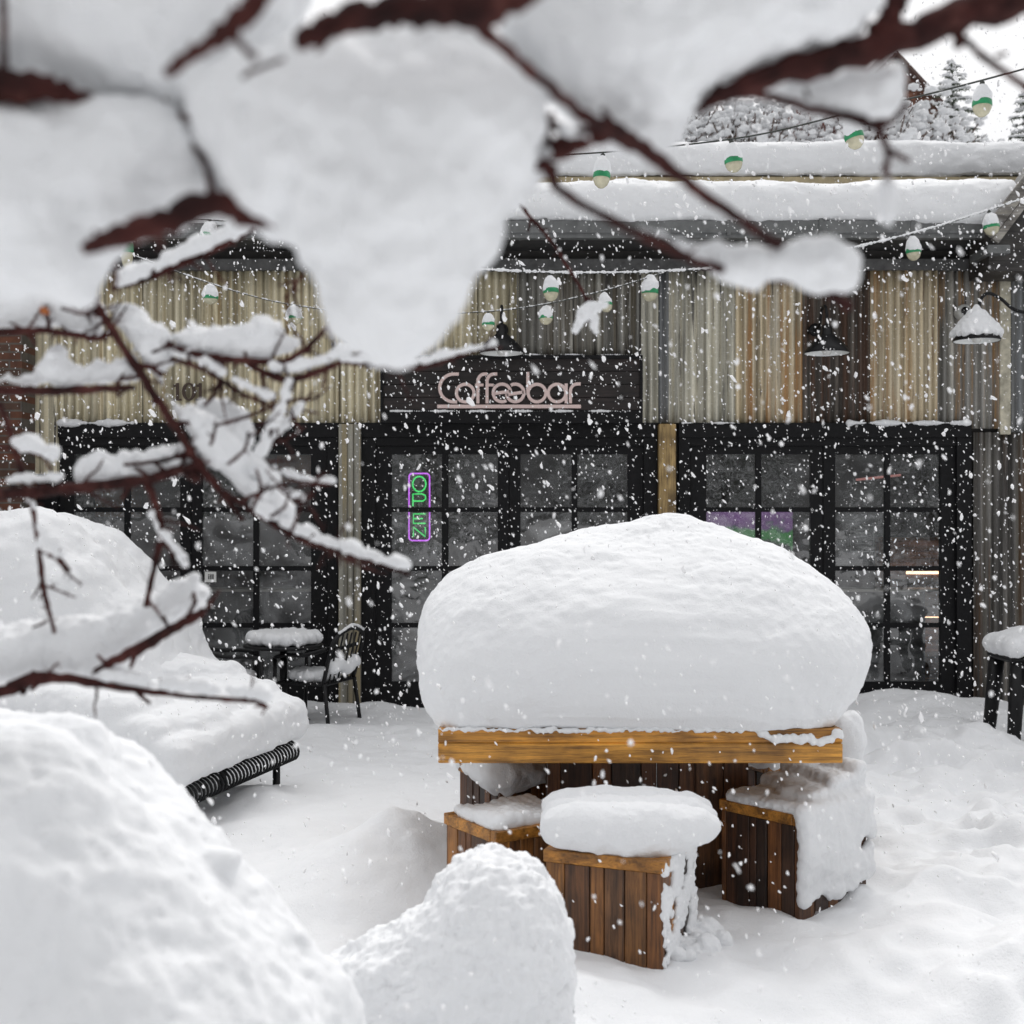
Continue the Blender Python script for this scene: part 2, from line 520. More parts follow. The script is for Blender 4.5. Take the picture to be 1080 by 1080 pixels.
# ---------------------------------------------------------------- the setting: snow ground, hillside
YF = 10.65                     # wall plane of the cafe
def ground_h(x, y):
    p = np.stack([x, y, np.zeros_like(x)], 1)
    h = 0.06 * fbm(p / 1.3, 3, 3) + 0.030 * fbm(p / 0.42, 3, 4) + 0.008 * fbm(p / 0.16, 3, 5) + 0.003 * fbm(p / 0.05, 2, 6)
    # trodden, lumpy snow to the right and along the front
    tr = 1 / (1 + np.exp(-(x - 1.3 - 0.05 * y) * 3.0)) * np.clip((10.3 - y) / 1.0, 0, 1)
    rid = 1 - np.abs(fbm(p / np.array([0.55, 0.42, 1]), 3, 8))
    h += tr * (0.07 * fbm(p / 0.45, 3, 9) + 0.15 * (rid - 0.6) + 0.03 * fbm(p / 0.17, 3, 19))
    fr = np.clip((4.6 - y) / 0.8, 0, 1)
    h += fr * 0.05 * fbm(p / 0.3, 3, 21)
    # windrow against the shop front, shovelled strip before it
    h += 0.07 * np.exp(-((y - 10.45) / 0.22) ** 2) * (0.7 + 0.6 * fbm(p / 0.5, 2, 12))
    h -= 0.03 * np.exp(-((y - 9.9) / 0.35) ** 2)
    h += 0.16 * np.exp(-((x - 3.2) / 0.7) ** 2 - ((y - 10.2) / 0.4) ** 2)
    # wind scoops beside the seats
    def dip(cx, cy, s, a):
        return -a * np.exp(-(((x - cx) / s) ** 2 + ((y - cy) / s) ** 2))
    h += dip(-0.40, 4.72, 0.20, 0.14) + dip(0.85, 4.62, 0.22, 0.05) + dip(0.45, 4.25, 0.3, 0.05) + dip(1.2, 4.75, 0.3, 0.05) + -dip(-1.45, 6.9, 0.3, 0.06)
    h += 0.24 * np.exp(-((x + 0.42) / 0.34) ** 2 - ((y - 5.6) / 0.42) ** 2) * (1 + 0.22 * fbm(p / 0.24, 3, 14)) + 0.12 * np.exp(-((x + 0.75) / 0.3) ** 2 - ((y - 5.3) / 0.35) ** 2)
    h += 0.09 * np.exp(-((x - 0.05) / 0.35) ** 2 - ((y - 4.0) / 0.3) ** 2)
    h += 0.09 * np.exp(-((x - 1.75) / 0.4) ** 2 - ((y - 4.25) / 0.5) ** 2)
    h -= 0.03 * np.exp(-((x - 3.0) / 0.35) ** 2 - ((y - 10.55) / 0.12) ** 2)
    return h

def grid_mesh(name, xs, ys, hf):
    gx, gy = np.meshgrid(xs, ys)
    x, y = gx.ravel(), gy.ravel()
    z = hf(x, y)
    nx, ny = len(xs), len(ys)
    i = (np.arange(ny - 1)[:, None] * nx + np.arange(nx - 1)[None]).ravel()
    me = mesh_np(name, np.stack([x, y, z], 1), np.stack([i, i + 1, i + nx + 1, i + nx], 1))
    smooth(me)
    return me
xs = np.concatenate([np.linspace(-120, -6.2, 30), np.linspace(-6, 6, 480), np.linspace(6.2, 120, 30)])
ys = np.concatenate([np.linspace(-60, 0.9, 20), np.linspace(1, 11.2, 430), np.linspace(11.4, 17.5, 8)])
def gh(x, y):
    h = ground_h(x, y)
    out = np.clip((np.abs(x) - 6) / 4, 0, 1)
    h = h * (1 - out)
    return np.where(y > 10.9, np.minimum(h, 0.0) - 0.25, h)
tag(link('snowy_ground', grid_mesh('snowy_ground', xs, ys, gh), SNOW), kind='structure')

def hill_h(x, y):
    p = np.stack([x, y, np.zeros_like(x)], 1)
    return -0.35 + 9.8 * np.clip((y - 18) / 20, 0, 1) ** 1.2 + 0.34 * np.clip(y - 38, 0, 60) + 0.5 * fbm(p / 9, 3, 31) * np.clip((y - 18) / 10, 0, 1)
tag(link('snowy_hill', grid_mesh('snowy_hill', np.linspace(-120, 120, 120), np.linspace(17.4, 110, 60), hill_h), SNOW), kind='structure')

# ---------------------------------------------------------------- the cafe building
TAN = [(0.42, 0.38, 0.265), (0.64, 0.58, 0.42), (0.74, 0.69, 0.54)]
GREY = [(0.12, 0.12, 0.11), (0.24, 0.235, 0.215), (0.38, 0.37, 0.34)]
CREAM = [(0.28, 0.28, 0.25), (0.52, 0.50, 0.42), (0.68, 0.66, 0.57)]
RUSTY = [(0.40, 0.31, 0.19), (0.57, 0.49, 0.35), (0.66, 0.62, 0.52)]
DARK = [(0.03, 0.027, 0.025), (0.075, 0.064, 0.055), (0.22, 0.20, 0.175)]
RUST = (0.40, 0.225, 0.095); SOOT = (0.035, 0.030, 0.026)

bld = empty('cafe_building', (0, YF, 0), 'corrugated metal cafe front with black paned doors under snowy roof', 'building')

# backing wall with door openings
bays = [(40, 356), (381, 693), (716, 1025)]
mb = MB()
YB = YF + 0.03
mb.pbox(-330, 1500, 236, 446, YB, 0.15)
mb.pbox(-330, 40, 446, 790, YB, 0.15); mb.pbox(356, 381, 446, 790, YB, 0.15)
mb.pbox(693, 716, 446, 790, YB, 0.15); mb.pbox(1025, 1500, 446, 790, YB, 0.15)
mb.build('wall', flat('wall_core', (0.03, 0.028, 0.026), 0.8, nscale=8), bld)

def sheet(px0, px1, py0, py1, Y, mat, pitch=0.068, depth=0.013, skip=()):
    a, b = P(px0, py1, Y), P(px1, py0, Y)
    n = max(8, int((b.x - a.x) / pitch * 10))
    X = np.linspace(a.x, b.x, n + 1)
    Z = np.linspace(a.z, b.z, 7)
    ph = random.uniform(0, 6)
    off = 0.004 * np.sin(X * 3 + ph)
    Yw = Y - depth * np.cos(2 * np.pi * X / pitch + ph) + off
    V, Fa = [], []
    for back in (0, 0.0015):
        for z in Z:
            V.append(np.stack([X, Yw + back, np.full_like(X, z)], 1))
    V = np.concatenate(V)
    w = n + 1
    for j in range(6):
        i = np.arange(n) + j * w
        Fa.append(np.stack([i, i + 1, i + w + 1, i + w], 1))
        i2 = i + 7 * w
        Fa.append(np.stack([i2, i2 + w, i2 + w + 1, i2 + 1], 1))
    for j, fl in ((0, True), (6, False)):
        i = np.arange(n) + j * w; i2 = i + 7 * w
        Fa.append(np.stack([i, i2, i2 + 1, i + 1], 1) if fl else np.stack([i, i + 1, i2 + 1, i2], 1))
    me = mesh_np('wall_panel', V, np.concatenate(Fa))
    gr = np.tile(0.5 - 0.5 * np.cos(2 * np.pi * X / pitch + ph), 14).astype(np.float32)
    at = me.attributes.new('groove_shade', 'FLOAT', 'POINT'); at.data.foreach_set('value', gr)
    smooth(me)
    return link('wall_panel', me, mat, bld)

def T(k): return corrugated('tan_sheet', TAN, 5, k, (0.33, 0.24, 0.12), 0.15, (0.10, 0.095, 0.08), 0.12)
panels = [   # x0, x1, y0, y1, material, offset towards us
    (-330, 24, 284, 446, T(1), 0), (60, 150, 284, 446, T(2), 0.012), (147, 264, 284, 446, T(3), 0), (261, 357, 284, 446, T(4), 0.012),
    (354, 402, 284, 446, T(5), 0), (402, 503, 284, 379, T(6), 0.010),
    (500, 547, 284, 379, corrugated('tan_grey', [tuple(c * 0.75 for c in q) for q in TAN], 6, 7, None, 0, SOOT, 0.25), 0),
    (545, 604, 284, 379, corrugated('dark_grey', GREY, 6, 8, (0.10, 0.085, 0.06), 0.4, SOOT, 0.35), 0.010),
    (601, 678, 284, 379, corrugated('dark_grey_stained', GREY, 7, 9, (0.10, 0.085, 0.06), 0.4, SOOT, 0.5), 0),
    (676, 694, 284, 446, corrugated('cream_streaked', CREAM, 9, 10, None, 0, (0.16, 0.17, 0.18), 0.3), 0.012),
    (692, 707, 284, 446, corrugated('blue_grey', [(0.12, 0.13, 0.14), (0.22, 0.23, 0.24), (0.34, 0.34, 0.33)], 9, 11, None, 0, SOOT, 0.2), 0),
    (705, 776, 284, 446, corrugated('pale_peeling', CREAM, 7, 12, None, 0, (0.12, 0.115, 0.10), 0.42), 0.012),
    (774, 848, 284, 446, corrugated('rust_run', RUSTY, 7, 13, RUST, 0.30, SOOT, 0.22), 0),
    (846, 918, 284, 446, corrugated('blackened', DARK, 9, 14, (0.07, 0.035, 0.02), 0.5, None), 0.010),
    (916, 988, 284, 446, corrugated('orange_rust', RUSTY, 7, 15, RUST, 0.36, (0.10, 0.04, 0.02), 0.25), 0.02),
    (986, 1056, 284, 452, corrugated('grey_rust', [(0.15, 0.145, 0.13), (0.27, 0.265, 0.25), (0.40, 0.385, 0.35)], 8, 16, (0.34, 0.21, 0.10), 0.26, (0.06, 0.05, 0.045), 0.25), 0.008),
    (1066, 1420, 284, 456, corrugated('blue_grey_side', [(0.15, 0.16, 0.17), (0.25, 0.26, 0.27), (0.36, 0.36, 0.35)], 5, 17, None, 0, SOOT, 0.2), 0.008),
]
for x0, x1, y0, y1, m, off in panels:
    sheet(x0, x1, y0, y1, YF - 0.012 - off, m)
# ribbed dark siding to the right of the doors, and the grey patch over it
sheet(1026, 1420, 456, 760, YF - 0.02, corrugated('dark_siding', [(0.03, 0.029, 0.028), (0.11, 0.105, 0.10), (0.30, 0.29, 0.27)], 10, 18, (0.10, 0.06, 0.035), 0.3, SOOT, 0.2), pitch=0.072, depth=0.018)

cream_trim = flat('cream_trim', (0.45, 0.42, 0.33), 0.7, nscale=12, namp=0.4)
MB().pbox(1055, 1066, 284, 458, YF - 0.05, 0.05).build('corner_trim', cream_trim, bld)
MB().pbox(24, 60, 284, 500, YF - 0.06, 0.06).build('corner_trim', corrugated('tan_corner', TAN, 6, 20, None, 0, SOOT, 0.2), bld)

# posts between the bays
pm = corrugated('post_metal', [(0.16, 0.155, 0.135), (0.30, 0.29, 0.25), (0.42, 0.40, 0.34)], 8, 21, (0.30, 0.25, 0.15), 0.4, SOOT, 0.1)
mb = MB(); mb.pbox(357, 366, 447, 775, YF - 0.09, 0.10, 0.004); mb.pbox(366.4, 373, 447, 775, YF - 0.075, 0.085, 0.004); mb.pbox(373.4, 380, 447, 775, YF - 0.09, 0.10, 0.004)
tag(mb.build('post', pm, bld), 'grey galvanised post left of the middle doors')
tag(MB().pbox(695, 713, 447, 775, YF - 0.10, 0.11, 0.006).build('post', wood('pale_post', [(0.40, 0.29, 0.13)], 'Z', 3, 0.7, 14), bld), 'bare pale timber post')

# door frames and leaves
leaf_x = [[(78, 131, 137, 190), (213, 267, 273, 328)], [(413, 466, 473, 525), (549, 603, 609, 662)], [(745, 797, 803, 855), (881, 933, 939, 992)]]
rows = [(479, 535), (540, 597), (602, 657), (662, 719)]
for (bx0, bx1), leaves in zip(bays, leaf_x):
    fr = MB()
    Y = YF - 0.03
    fr.pbox(bx0, bx1, 446, 461, Y - 0.01, 0.13)
    fr.pbox(bx0 + 3, bx1 - 3, 461.2, 470, Y + 0.015, 0.10)
    x_edges = [bx0] + [leaves[0][0] - 17, leaves[0][3] + 10, leaves[1][0] - 10, leaves[1][3] + 17] + [bx1]
    fr.pbox(bx0, x_edges[1] - 0.3, 461.4, 775, Y, 0.12)
    fr.pbox(x_edges[4] + 0.3, bx1, 461.4, 775, Y, 0.12)
    fr.build('door_frame', BLACKWOOD, bld)
    for li, (a0, a1, c0, c1) in enumerate(leaves):
        L0, L1 = (x_edges[1], x_edges[2]) if li == 0 else (x_edges[3], x_edges[4])
        if li == 0: L1 = (x_edges[2] + x_edges[3]) / 2 - 0.4
        else: L0 = (x_edges[2] + x_edges[3]) / 2 + 0.4
        Yd = Y + 0.035
        d = MB()
        d.pbox(L0, a0, 470.4, 772, Yd, 0.05); d.pbox(c1, L1, 470.4, 772, Yd, 0.05)
        d.pbox(a0, c1, 470.4, rows[0][0], Yd + 0.001, 0.048); d.pbox(a0, c1, rows[-1][1], 772, Yd + 0.001, 0.048)
        d.pbox(a1, c0, rows[0][0], rows[-1][1], Yd + 0.008, 0.032)
        for r0, r1 in zip(rows, rows[1:]):
            d.pbox(a0, a1, r0[1], r1[0], Yd + 0.010, 0.028); d.pbox(c0, c1, r0[1], r1[0], Yd + 0.010, 0.028)
        # panel moulding on the bottom rail
        door = d.build('door', BLACKWOOD, bld)
        g = MB()
        for r in rows:
            for x0, x1 in ((a0, a1), (c0, c1)):
                p, q = P(x0, r[1], Yd), P(x1, r[0], Yd)
                tilt = random.uniform(-0.002, 0.002)
                v = [g.bm.verts.new(c) for c in ((p.x, Yd + 0.024, p.z), (q.x, Yd + 0.024 + tilt, p.z), (q.x, Yd + 0.024 + tilt, q.z), (p.x, Yd + 0.024, q.z))]
                g.bm.faces.new(v)
        g.build('glass', GLASS, door)
        hx = L1 - 6 if li == 0 else L0 + 6
        h = MB()
        a = P(hx, 625, Yd)
        h.tube([(a.x, Yd, a.z), (a.x, Yd - 0.05, a.z), (a.x, Yd - 0.055, a.z - 0.02), (a.x, Yd - 0.055, a.z - 0.22), (a.x, Yd - 0.05, a.z - 0.24), (a.x, Yd, a.z - 0.24)], 0.009)
        h.build('handle', BLACKMETAL, door, True)

# snow lips on ledges
mb = MB()
def lip(px0, px1, py, Y, r=0.02, seed=0):
    a, b = P(px0, py, Y), P(px1, py, Y)
    n = max(6, int((b.x - a.x) / 0.02))
    return [(a.x + (b.x - a.x) * i / n, Y, a.z, r * (0.7 + 0.35 * math.sin(i * 0.37 + seed) + random.uniform(-.15, .15))) for i in range(n + 1)]
snow_body('ledge_snow', lip(62, 140, 446, YF - 0.04, 0.035) + lip(896, 1022, 446, YF - 0.05, 0.028, 2) + lip(720, 780, 446, YF - 0.05, 0.012, 2), 0.008, [(0.004, 0.03, 2)], SNOW, bld, 3)

# eave: frieze, soffit, gutter; lower roof
YE = 10.15
eave_x0, eave_x1 = -330, 1076
trim_dk = flat('eave_dark', (0.035, 0.034, 0.034), 0.7, nscale=15, namp=0.4)
trim_gr = flat('gutter_metal', (0.16, 0.165, 0.165), 0.45, 0.4, nscale=10, namp=0.25)
MB().pbox(eave_x0, 1056, 273, 284.5, YF - 0.075, 0.08).build('frieze_board', flat('frieze', (0.085, 0.085, 0.085), 0.6, nscale=12, namp=0.4), bld)
a = P(eave_x0, 250, YE); b = P(eave_x1, 250, YE)
MB().box(a.x, b.x, YE + 0.1, YF + 0.1, a.z + 0.005, a.z + 0.03).build('soffit', trim_dk, bld)
g = MB()
g.pbox(eave_x0, eave_x1, 232, 246, YE, 0.10, 0.008); g.pbox(eave_x0, eave_x1, 244, 251, YE + 0.02, 0.08, 0.004)
for k in range(14):
    x = -300 + k * 97
    g.pbox(x, x + 4, 230, 248, YE - 0.006, 0.02)
g.build('gutter', trim_gr, bld)
z0 = a.z + 0.03
rf = MB()
xa, xb = a.x, b.x
vs = [rf.bm.verts.new(c) for c in ((xa, YE + 0.09, z0), (xb, YE + 0.09, z0), (xb, 13.05, 4.66), (xa, 13.05, 4.66), (xa, YE + 0.09, z0 + 0.08), (xb, YE + 0.09, z0 + 0.08), (xb, 13.05, 4.74), (xa, 13.05, 4.74))]
for q in ((0, 3, 2, 1), (4, 5, 6, 7), (0, 1, 5, 4), (1, 2, 6, 5), (2, 3, 7, 6), (3, 0, 4, 7)): rf.bm.faces.new([vs[i] for i in q])
rf.build('roof', trim_dk, bld)
# upper storey strip, upper roof
ux0, ux1 = -420, 1260
p0, p1 = P(ux0, 205, 13.0), P(ux1, 180, 13.0)
MB().pbox(ux0, ux1, 186.5, 199, 12.57, 0.028).build('fascia_board', flat('tan_upper_fascia', (0.42, 0.35, 0.22), 0.7, nscale=8), bld)
MB().box(p0.x, p1.x, 13.0, 13.2, 4.5, 5.25).build('upper_wall', flat('tan_upper', (0.36, 0.31, 0.2), 0.7, nscale=8), bld)
up = MB()
YU = 12.6
zu = P(0, 188, YU).z
vs = [up.bm.verts.new(c) for c in ((p0.x, YU, zu - 0.05), (p1.x, YU, zu - 0.05), (p1.x, 18, zu + 0.7), (p0.x, 18, zu + 0.7), (p0.x, YU, zu), (p1.x, YU, zu), (p1.x, 18, zu + 0.76), (p0.x, 18, zu + 0.76))]
for q in ((0, 3, 2, 1), (4, 5, 6, 7), (0, 1, 5, 4), (1, 2, 6, 5), (2, 3, 7, 6), (3, 0, 4, 7)): up.bm.faces.new([vs[i] for i in q])
up.build('roof', trim_dk, bld)

def slab(name, x0, x1, y0, y1, zb0, zb1, th, mat, seed):
    """snow lying on a roof plane, with a rolled front edge"""
    prof = catmull([(0.06, 0.0), (0.015, 0.04), (0.0, 0.3 * th), (0.015, 0.55 * th), (0.05, 0.75 * th), (0.12, 0.89 * th), (0.24, 0.97 * th), (0.42, th), (0.8, th * 1.01), (1.2, th)], 5)
    X = np.linspace(x0, x1, int((x1 - x0) / 0.03))
    rowsP = []
    L = y1 - y0
    for dy, dz in prof + [(L, th * 0.98), (L, 0.0)]:
        rowsP.append(np.stack([X, np.full_like(X, y0 + dy), np.full_like(X, zb0 + (zb1 - zb0) * dy / L + dz)], 1))
    V = np.concatenate(rowsP); w = len(X); Fa = []
    for j in range(len(rowsP) - 1):
        i = np.arange(w - 1) + j * w
        Fa.append(np.stack([i, i + 1, i + w + 1, i + w], 1))
    me = mesh_np(name, V, np.concatenate(Fa))
    displace(me, [(0.030, 0.9, 3), (0.014, 0.16, 3), (0.005, 0.04, 2)], seed)
    smooth(me)
    return link(name, me, mat)
tag(slab('roof_snow', xa, xb - 0.02, YE - 0.04, 12.98, z0 + 0.085, 4.76, 0.34, SNOW, 3), 'thick snow slab on the lower roof above the gutter', 'snow')
tag(slab('roof_snow', p0.x, p1.x, YU - 0.06, 17.9, zu + 0.005, zu + 0.78, 0.42, SNOW, 8), 'thick snow slab on the upper roof behind the tan strip', 'snow')

# gabled wing at the right
YW = 10.02
w = MB()
rk0, rk1 = P(1036, 243, YW), P(1150, 92, YW)
w.prism([(P(1046, 0, YW).x, P(0, 284, YW).z), (P(1500, 0, YW).x, P(0, 284, YW).z), (P(1500, 0, YW).x, rk1.z - 0.1), (rk1.x, rk1.z - 0.1), (P(1046, 0, YW).x, P(0, 236, YW).z)], YW + 0.06, YW + 0.5)
w.build('gable_wall', wood('gable_boards', [(0.035, 0.034, 0.034), (0.06, 0.057, 0.055)], 'X', 5), bld)
rb = MB()
dirv = (rk1 - rk0).normalized(); nrm = Vector((-dirv.z, 0, dirv.x))
for off, wd, yy in ((0.0, 0.10, YW - 0.02), (-0.11, 0.06, YW + 0.01)):
    q0 = rk0 + nrm * off; q1 = rk1 + nrm * off
    rb.prism([(q0.x, q0.z), (q1.x, q1.z), ((q1 - nrm * wd).x, (q1 - nrm * wd).z), ((q0 - nrm * wd).x, (q0 - nrm * wd).z)], yy, yy + 0.045)
rb.build('rake_board', wood('weathered_rake', [(0.22, 0.22, 0.215), (0.33, 0.33, 0.32)], 'X', 8, 0.7, 30), bld)
MB().pbox(1042, 1066, 258, 267, YW - 0.05, 0.4, 0.006).build('bracket', trim_gr, bld)

# interior
inn = flat('inside_wall', (0.10, 0.095, 0.09), 0.8, nscale=2, namp=0.3)
ib = MB()
ib.box(-4.9, 4.6, 15.0, 15.1, -0.2, 3.2)
ib.box(-5.0, -4.9, 10.85, 15.0, -0.2, 3.2); ib.box(4.6, 4.7, 10.85, 15.0, -0.2, 3.2)
ib.box(-1.50, -1.38, 10.9, 13.6, -0.1, 3.1)
ib.build('inside_wall', inn, bld)
MB().box(-4.9, 4.6, 10.84, 15.0, 3.1, 3.18).build('inside_ceiling', flat('inside_ceiling', (0.16, 0.15, 0.14), 0.8), bld)
MB().box(-4.9, 4.6, 10.84, 15.0, -0.15, -0.05).build('inside_floor', wood('inside_floor', [(0.08, 0.055, 0.04)], 'X', 4), bld)

# ---------------------------------------------------------------- things inside the cafe
for px0, px1, lab in ((212, 330, 'pale window bar counter inside the doors behind the cafe table'), (745, 993, 'pale window bar counter inside the doors beside the dark siding')):
    a, b = P(px0, 624, 11.1), P(px1, 622, 11.1)
    c = empty('bar_counter', ((a.x + b.x) / 2, 11.2, -0.05), lab, 'counter', 'window bar counters')
    MB().box(a.x, b.x, 11.1, 11.42, a.z, a.z + 0.022).build('counter_top', flat('pale_laminate', (0.55, 0.52, 0.46), 0.4), c)
    MB().box(a.x + 0.06, b.x - 0.06, 11.36, 11.40, -0.05, a.z - 0.001).build('counter_front', flat('grey_panel', (0.12, 0.12, 0.12), 0.6, nscale=5), c)

orange_glow = emit('warm_lamp', (1.0, 0.60, 0.36), 3.2)
sh = empty('lit_shelf', (P(960, 0, 11.6).x, 11.7, 0), 'wooden back shelf with a warm glowing light strip inside the cafe', 'shelf')
s = MB()
YL = 11.75
a, b = P(938, 742, YL), P(1004, 570, YL)
for z in np.linspace(a.z + 0.1, b.z, 5): s.box(a.x, b.x, YL, YL + 0.35, z, z + 0.03)
s.box(a.x - 0.03, a.x, YL, YL + 0.36, -0.05, b.z + 0.03); s.box(b.x, b.x + 0.03, YL, YL + 0.36, -0.05, b.z + 0.03); s.box(a.x, b.x, YL + 0.36, YL + 0.38, -0.05, b.z + 0.02)
s.build('frame', wood('shelf_wood', [(0.42, 0.18, 0.06), (0.55, 0.26, 0.09)], 'X', 6), sh)
ls = MB(); ls.pbox(956, 997, 602.5, 605.5, YL - 0.012, 0.01); ls.box(a.x + 0.02, b.x - 0.02, YL + 0.05, YL + 0.07, a.z + 0.1 + (b.z - a.z - 0.1) * 0.5 - 0.012, a.z + 0.1 + (b.z - a.z - 0.1) * 0.5 - 0.004)
ls.build('light_strip', orange_glow, sh)

scr = empty('display_screen', (P(788, 0, 11.9).x, 11.9, 1.2), 'purple and green glowing display inside the doors behind the snow pile', 'screen')
MB().pbox(738, 838, 536, 584, 11.9, 0.04, 0.004).build('casing', BLACKMETAL, scr)
m, nt_, b_ = newmat('display_picture')
v_ = mapping(nt_)
sp = N(nt_, 'ShaderNodeSeparateXYZ'); nt_.links.new(v_, sp.inputs[0])
nn = noise(nt_, 6, 4, 0.6, v_)
ad = N(nt_, 'ShaderNodeMath', operation='MULTIPLY_ADD'); nt_.links.new(nn.outputs[0], ad.inputs[0]); ad.inputs[1].default_value = 0.5; nt_.links.new(sp.outputs['Z'], ad.inputs[2])
mrr = N(nt_, 'ShaderNodeMapRange'); nt_.links.new(ad.outputs[0], mrr.inputs['Value']); mrr.inputs['From Min'].default_value = 1.60; mrr.inputs['From Max'].default_value = 1.95
cc = ramp(nt_, mrr.outputs[0], [(0.0, (0.01, 0.02, 0.02)), (0.15, (0.05, 0.28, 0.07)), (0.45, (0.06, 0.3, 0.08)), (0.6, (0.22, 0.1, 0.3)), (1.0, (0.3, 0.14, 0.4))])
nt_.links.new(cc, b_.inputs['Emission Color']); b_.inputs['Emission Strength'].default_value = 0.42; b_.inputs['Base Color'].default_value = (0.02, 0.02, 0.02, 1)
MB().pbox(740, 836, 538, 582, 11.896, 0.003).build('picture', m, scr)

wc = flat('rusty_cabinet', (0.24, 0.10, 0.04), 0.6, nscale=6, namp=0.5)
for px0, px1, py0, py1, Y, lab in ((292, 330, 480, 508, 12.0, 'orange brown wall cabinet inside the doors behind the cafe table'), (100, 140, 515, 545, 12.4, 'small brown wall cabinet inside the doors above the left snow hump')):
    c = empty('wall_cabinet', (P(px0, 0, Y).x, Y, P(0, py1, Y).z), lab, 'cabinet')
    MB().pbox(px0, px1, py0, py1, Y, 0.3, 0.005).build('carcass', wc, c)
    MB().pbox(px0 + 2, (px0 + px1) / 2 - 0.5, py0 + 2, py1 - 2, Y - 0.016, 0.015, 0.003).build('cabinet_door', wc, c)
    MB().pbox((px0 + px1) / 2 + 0.5, px1 - 2, py0 + 2, py1 - 2, Y - 0.016, 0.015, 0.003).build('cabinet_door', wc, c)

# inside chairs glimpsed in the dark
def stool_inside(px, Y, lab):
    x = P(px, 0, Y).x
    c = empty('bar_stool', (x, Y, -0.05), lab, 'bar stool', 'bar stools inside the window')
    MB().lathe([(0, 0.70), (0.17, 0.70), (0.18, 0.72), (0.17, 0.745), (0, 0.75)], (x, Y, 0), 20).build('seat', wc, c, True)
    for k in range(4):
        an = math.pi / 4 + k * math.pi / 2
        MB().tube([(x + 0.11 * math.cos(an), Y + 0.11 * math.sin(an), 0.70), (x + 0.2 * math.cos(an), Y + 0.2 * math.sin(an), -0.05)], 0.012).build('leg', BLACKMETAL, c)
    MB().tube([(x + 0.165 * math.cos(t), Y + 0.165 * math.sin(t), 0.22) for t in np.linspace(0, 2 * math.pi, 17)], 0.008, 6, False).build('foot_ring', BLACKMETAL, c, True)
stool_inside(245, 11.75, 'bar stool inside, nearer the white window sticker')
stool_inside(300, 11.75, 'bar stool inside, beside the galvanised post')

tl = MB()
tl.tube([P(903, 506, 12.6), P(950, 501, 12.6)], 0.012, 8)
tag(tl.build('tube_lamp', emit('pink_tube', (1.0, 0.42, 0.38), 0.28), None, True), 'thin pink tube lamp inside the doors beside the dark siding', 'lamp')

# paper notices on the glass
st = MB().pbox(216, 228, 603, 614, YF + 0.008, 0.004).build('window_sticker', flat('paper', (0.75, 0.75, 0.73), 0.7))
tag(st, 'small square white notice stuck on the door pane', 'notice')
d = MB()
for k in range(3): d.pbox(219.5 + k * 2.2, 220.9 + k * 2.2, 605.5, 611, YF + 0.0065, 0.001)
d.build('print', flat('dark_ink', (0.05, 0.05, 0.05), 0.7), st)
mn = MB().pbox(897, 922, 554, 582, YF + 0.06, 0.008, 0.002).build('window_poster', flat('poster_dark', (0.02, 0.022, 0.02), 0.5))
tag(mn, 'dark framed notice with pale lines inside the door pane', 'poster')
d = MB()
for k in range(6):
    wdt = [7, 8, 6, 8, 7, 5][k]
    d.pbox(909.5 - wdt, 909.5 + wdt, 558 + k * 3.6, 559.2 + k * 3.6, YF + 0.057, 0.002)
d.pbox(897, 922, 554, 554.8, YF + 0.056, 0.002); d.pbox(897, 922, 581.2, 582, YF + 0.056, 0.002); d.pbox(897, 897.8, 554.8, 581.2, YF + 0.056, 0.002); d.pbox(921.2, 922, 554.8, 581.2, YF + 0.056, 0.002)
d.build('print', flat('pale_ink', (0.4, 0.42, 0.4), 0.6), mn)

# neon OPEN sign hanging behind the glass
neon = empty('neon_sign', P(442, 570, YF + 0.09), 'lit neon OPEN sign, green letters in a purple border', 'neon sign')
YN = YF + 0.085
def nt_path(pts): return [P(x, y, YN) for x, y in pts]
rr = []
for cx, cy, a0 in ((449.5, 503, 0), (435, 503, 90), (435, 566.5, 180), (449.5, 566.5, 270)):
    for t in range(0, 91, 15): rr.append((cx + 3.6 * math.cos(R(a0 + t)), cy - 3.6 * math.sin(R(a0 + t))))
rr.append(rr[0])
MB().tube(nt_path(rr), 0.0065, 8, False).build('border_tube', emit('neon_purple', (0.55, 0.13, 0.82), 1.25), neon, True)
lt = MB()
O = [(442.2 + 7 * math.cos(t), 510.5 + 8 * math.sin(t)) for t in np.linspace(0, 2 * math.pi, 20)]
strokes = [O, [(435.5, 534), (435.5, 521), (445, 521), (448.5, 522.5), (449, 526), (446, 528.5), (436, 528.5)],
           [(449, 542), (436, 542), (436, 552), (449, 552)], [(436, 547), (446, 547)],
           [(436, 566), (436, 556), (448.5, 566), (448.5, 556)]]
for s_ in strokes: lt.tube(nt_path(s_), 0.0065, 8)
lt.build('lettering', emit('neon_green', (0.06, 0.72, 0.16), 1.15), neon, True)
MB().pbox(433, 452, 501, 568, YN + 0.02, 0.006).build('backing', flat('neon_backing', (0.02, 0.03, 0.02), 0.4), neon)
tb = MB()
for x in (437, 447): tb.tube([P(x, 500, YN + 0.02), P(x, 470, YN + 0.02)], 0.002, 5)
tb.build('hanging_wire', BLACKMETAL, neon)

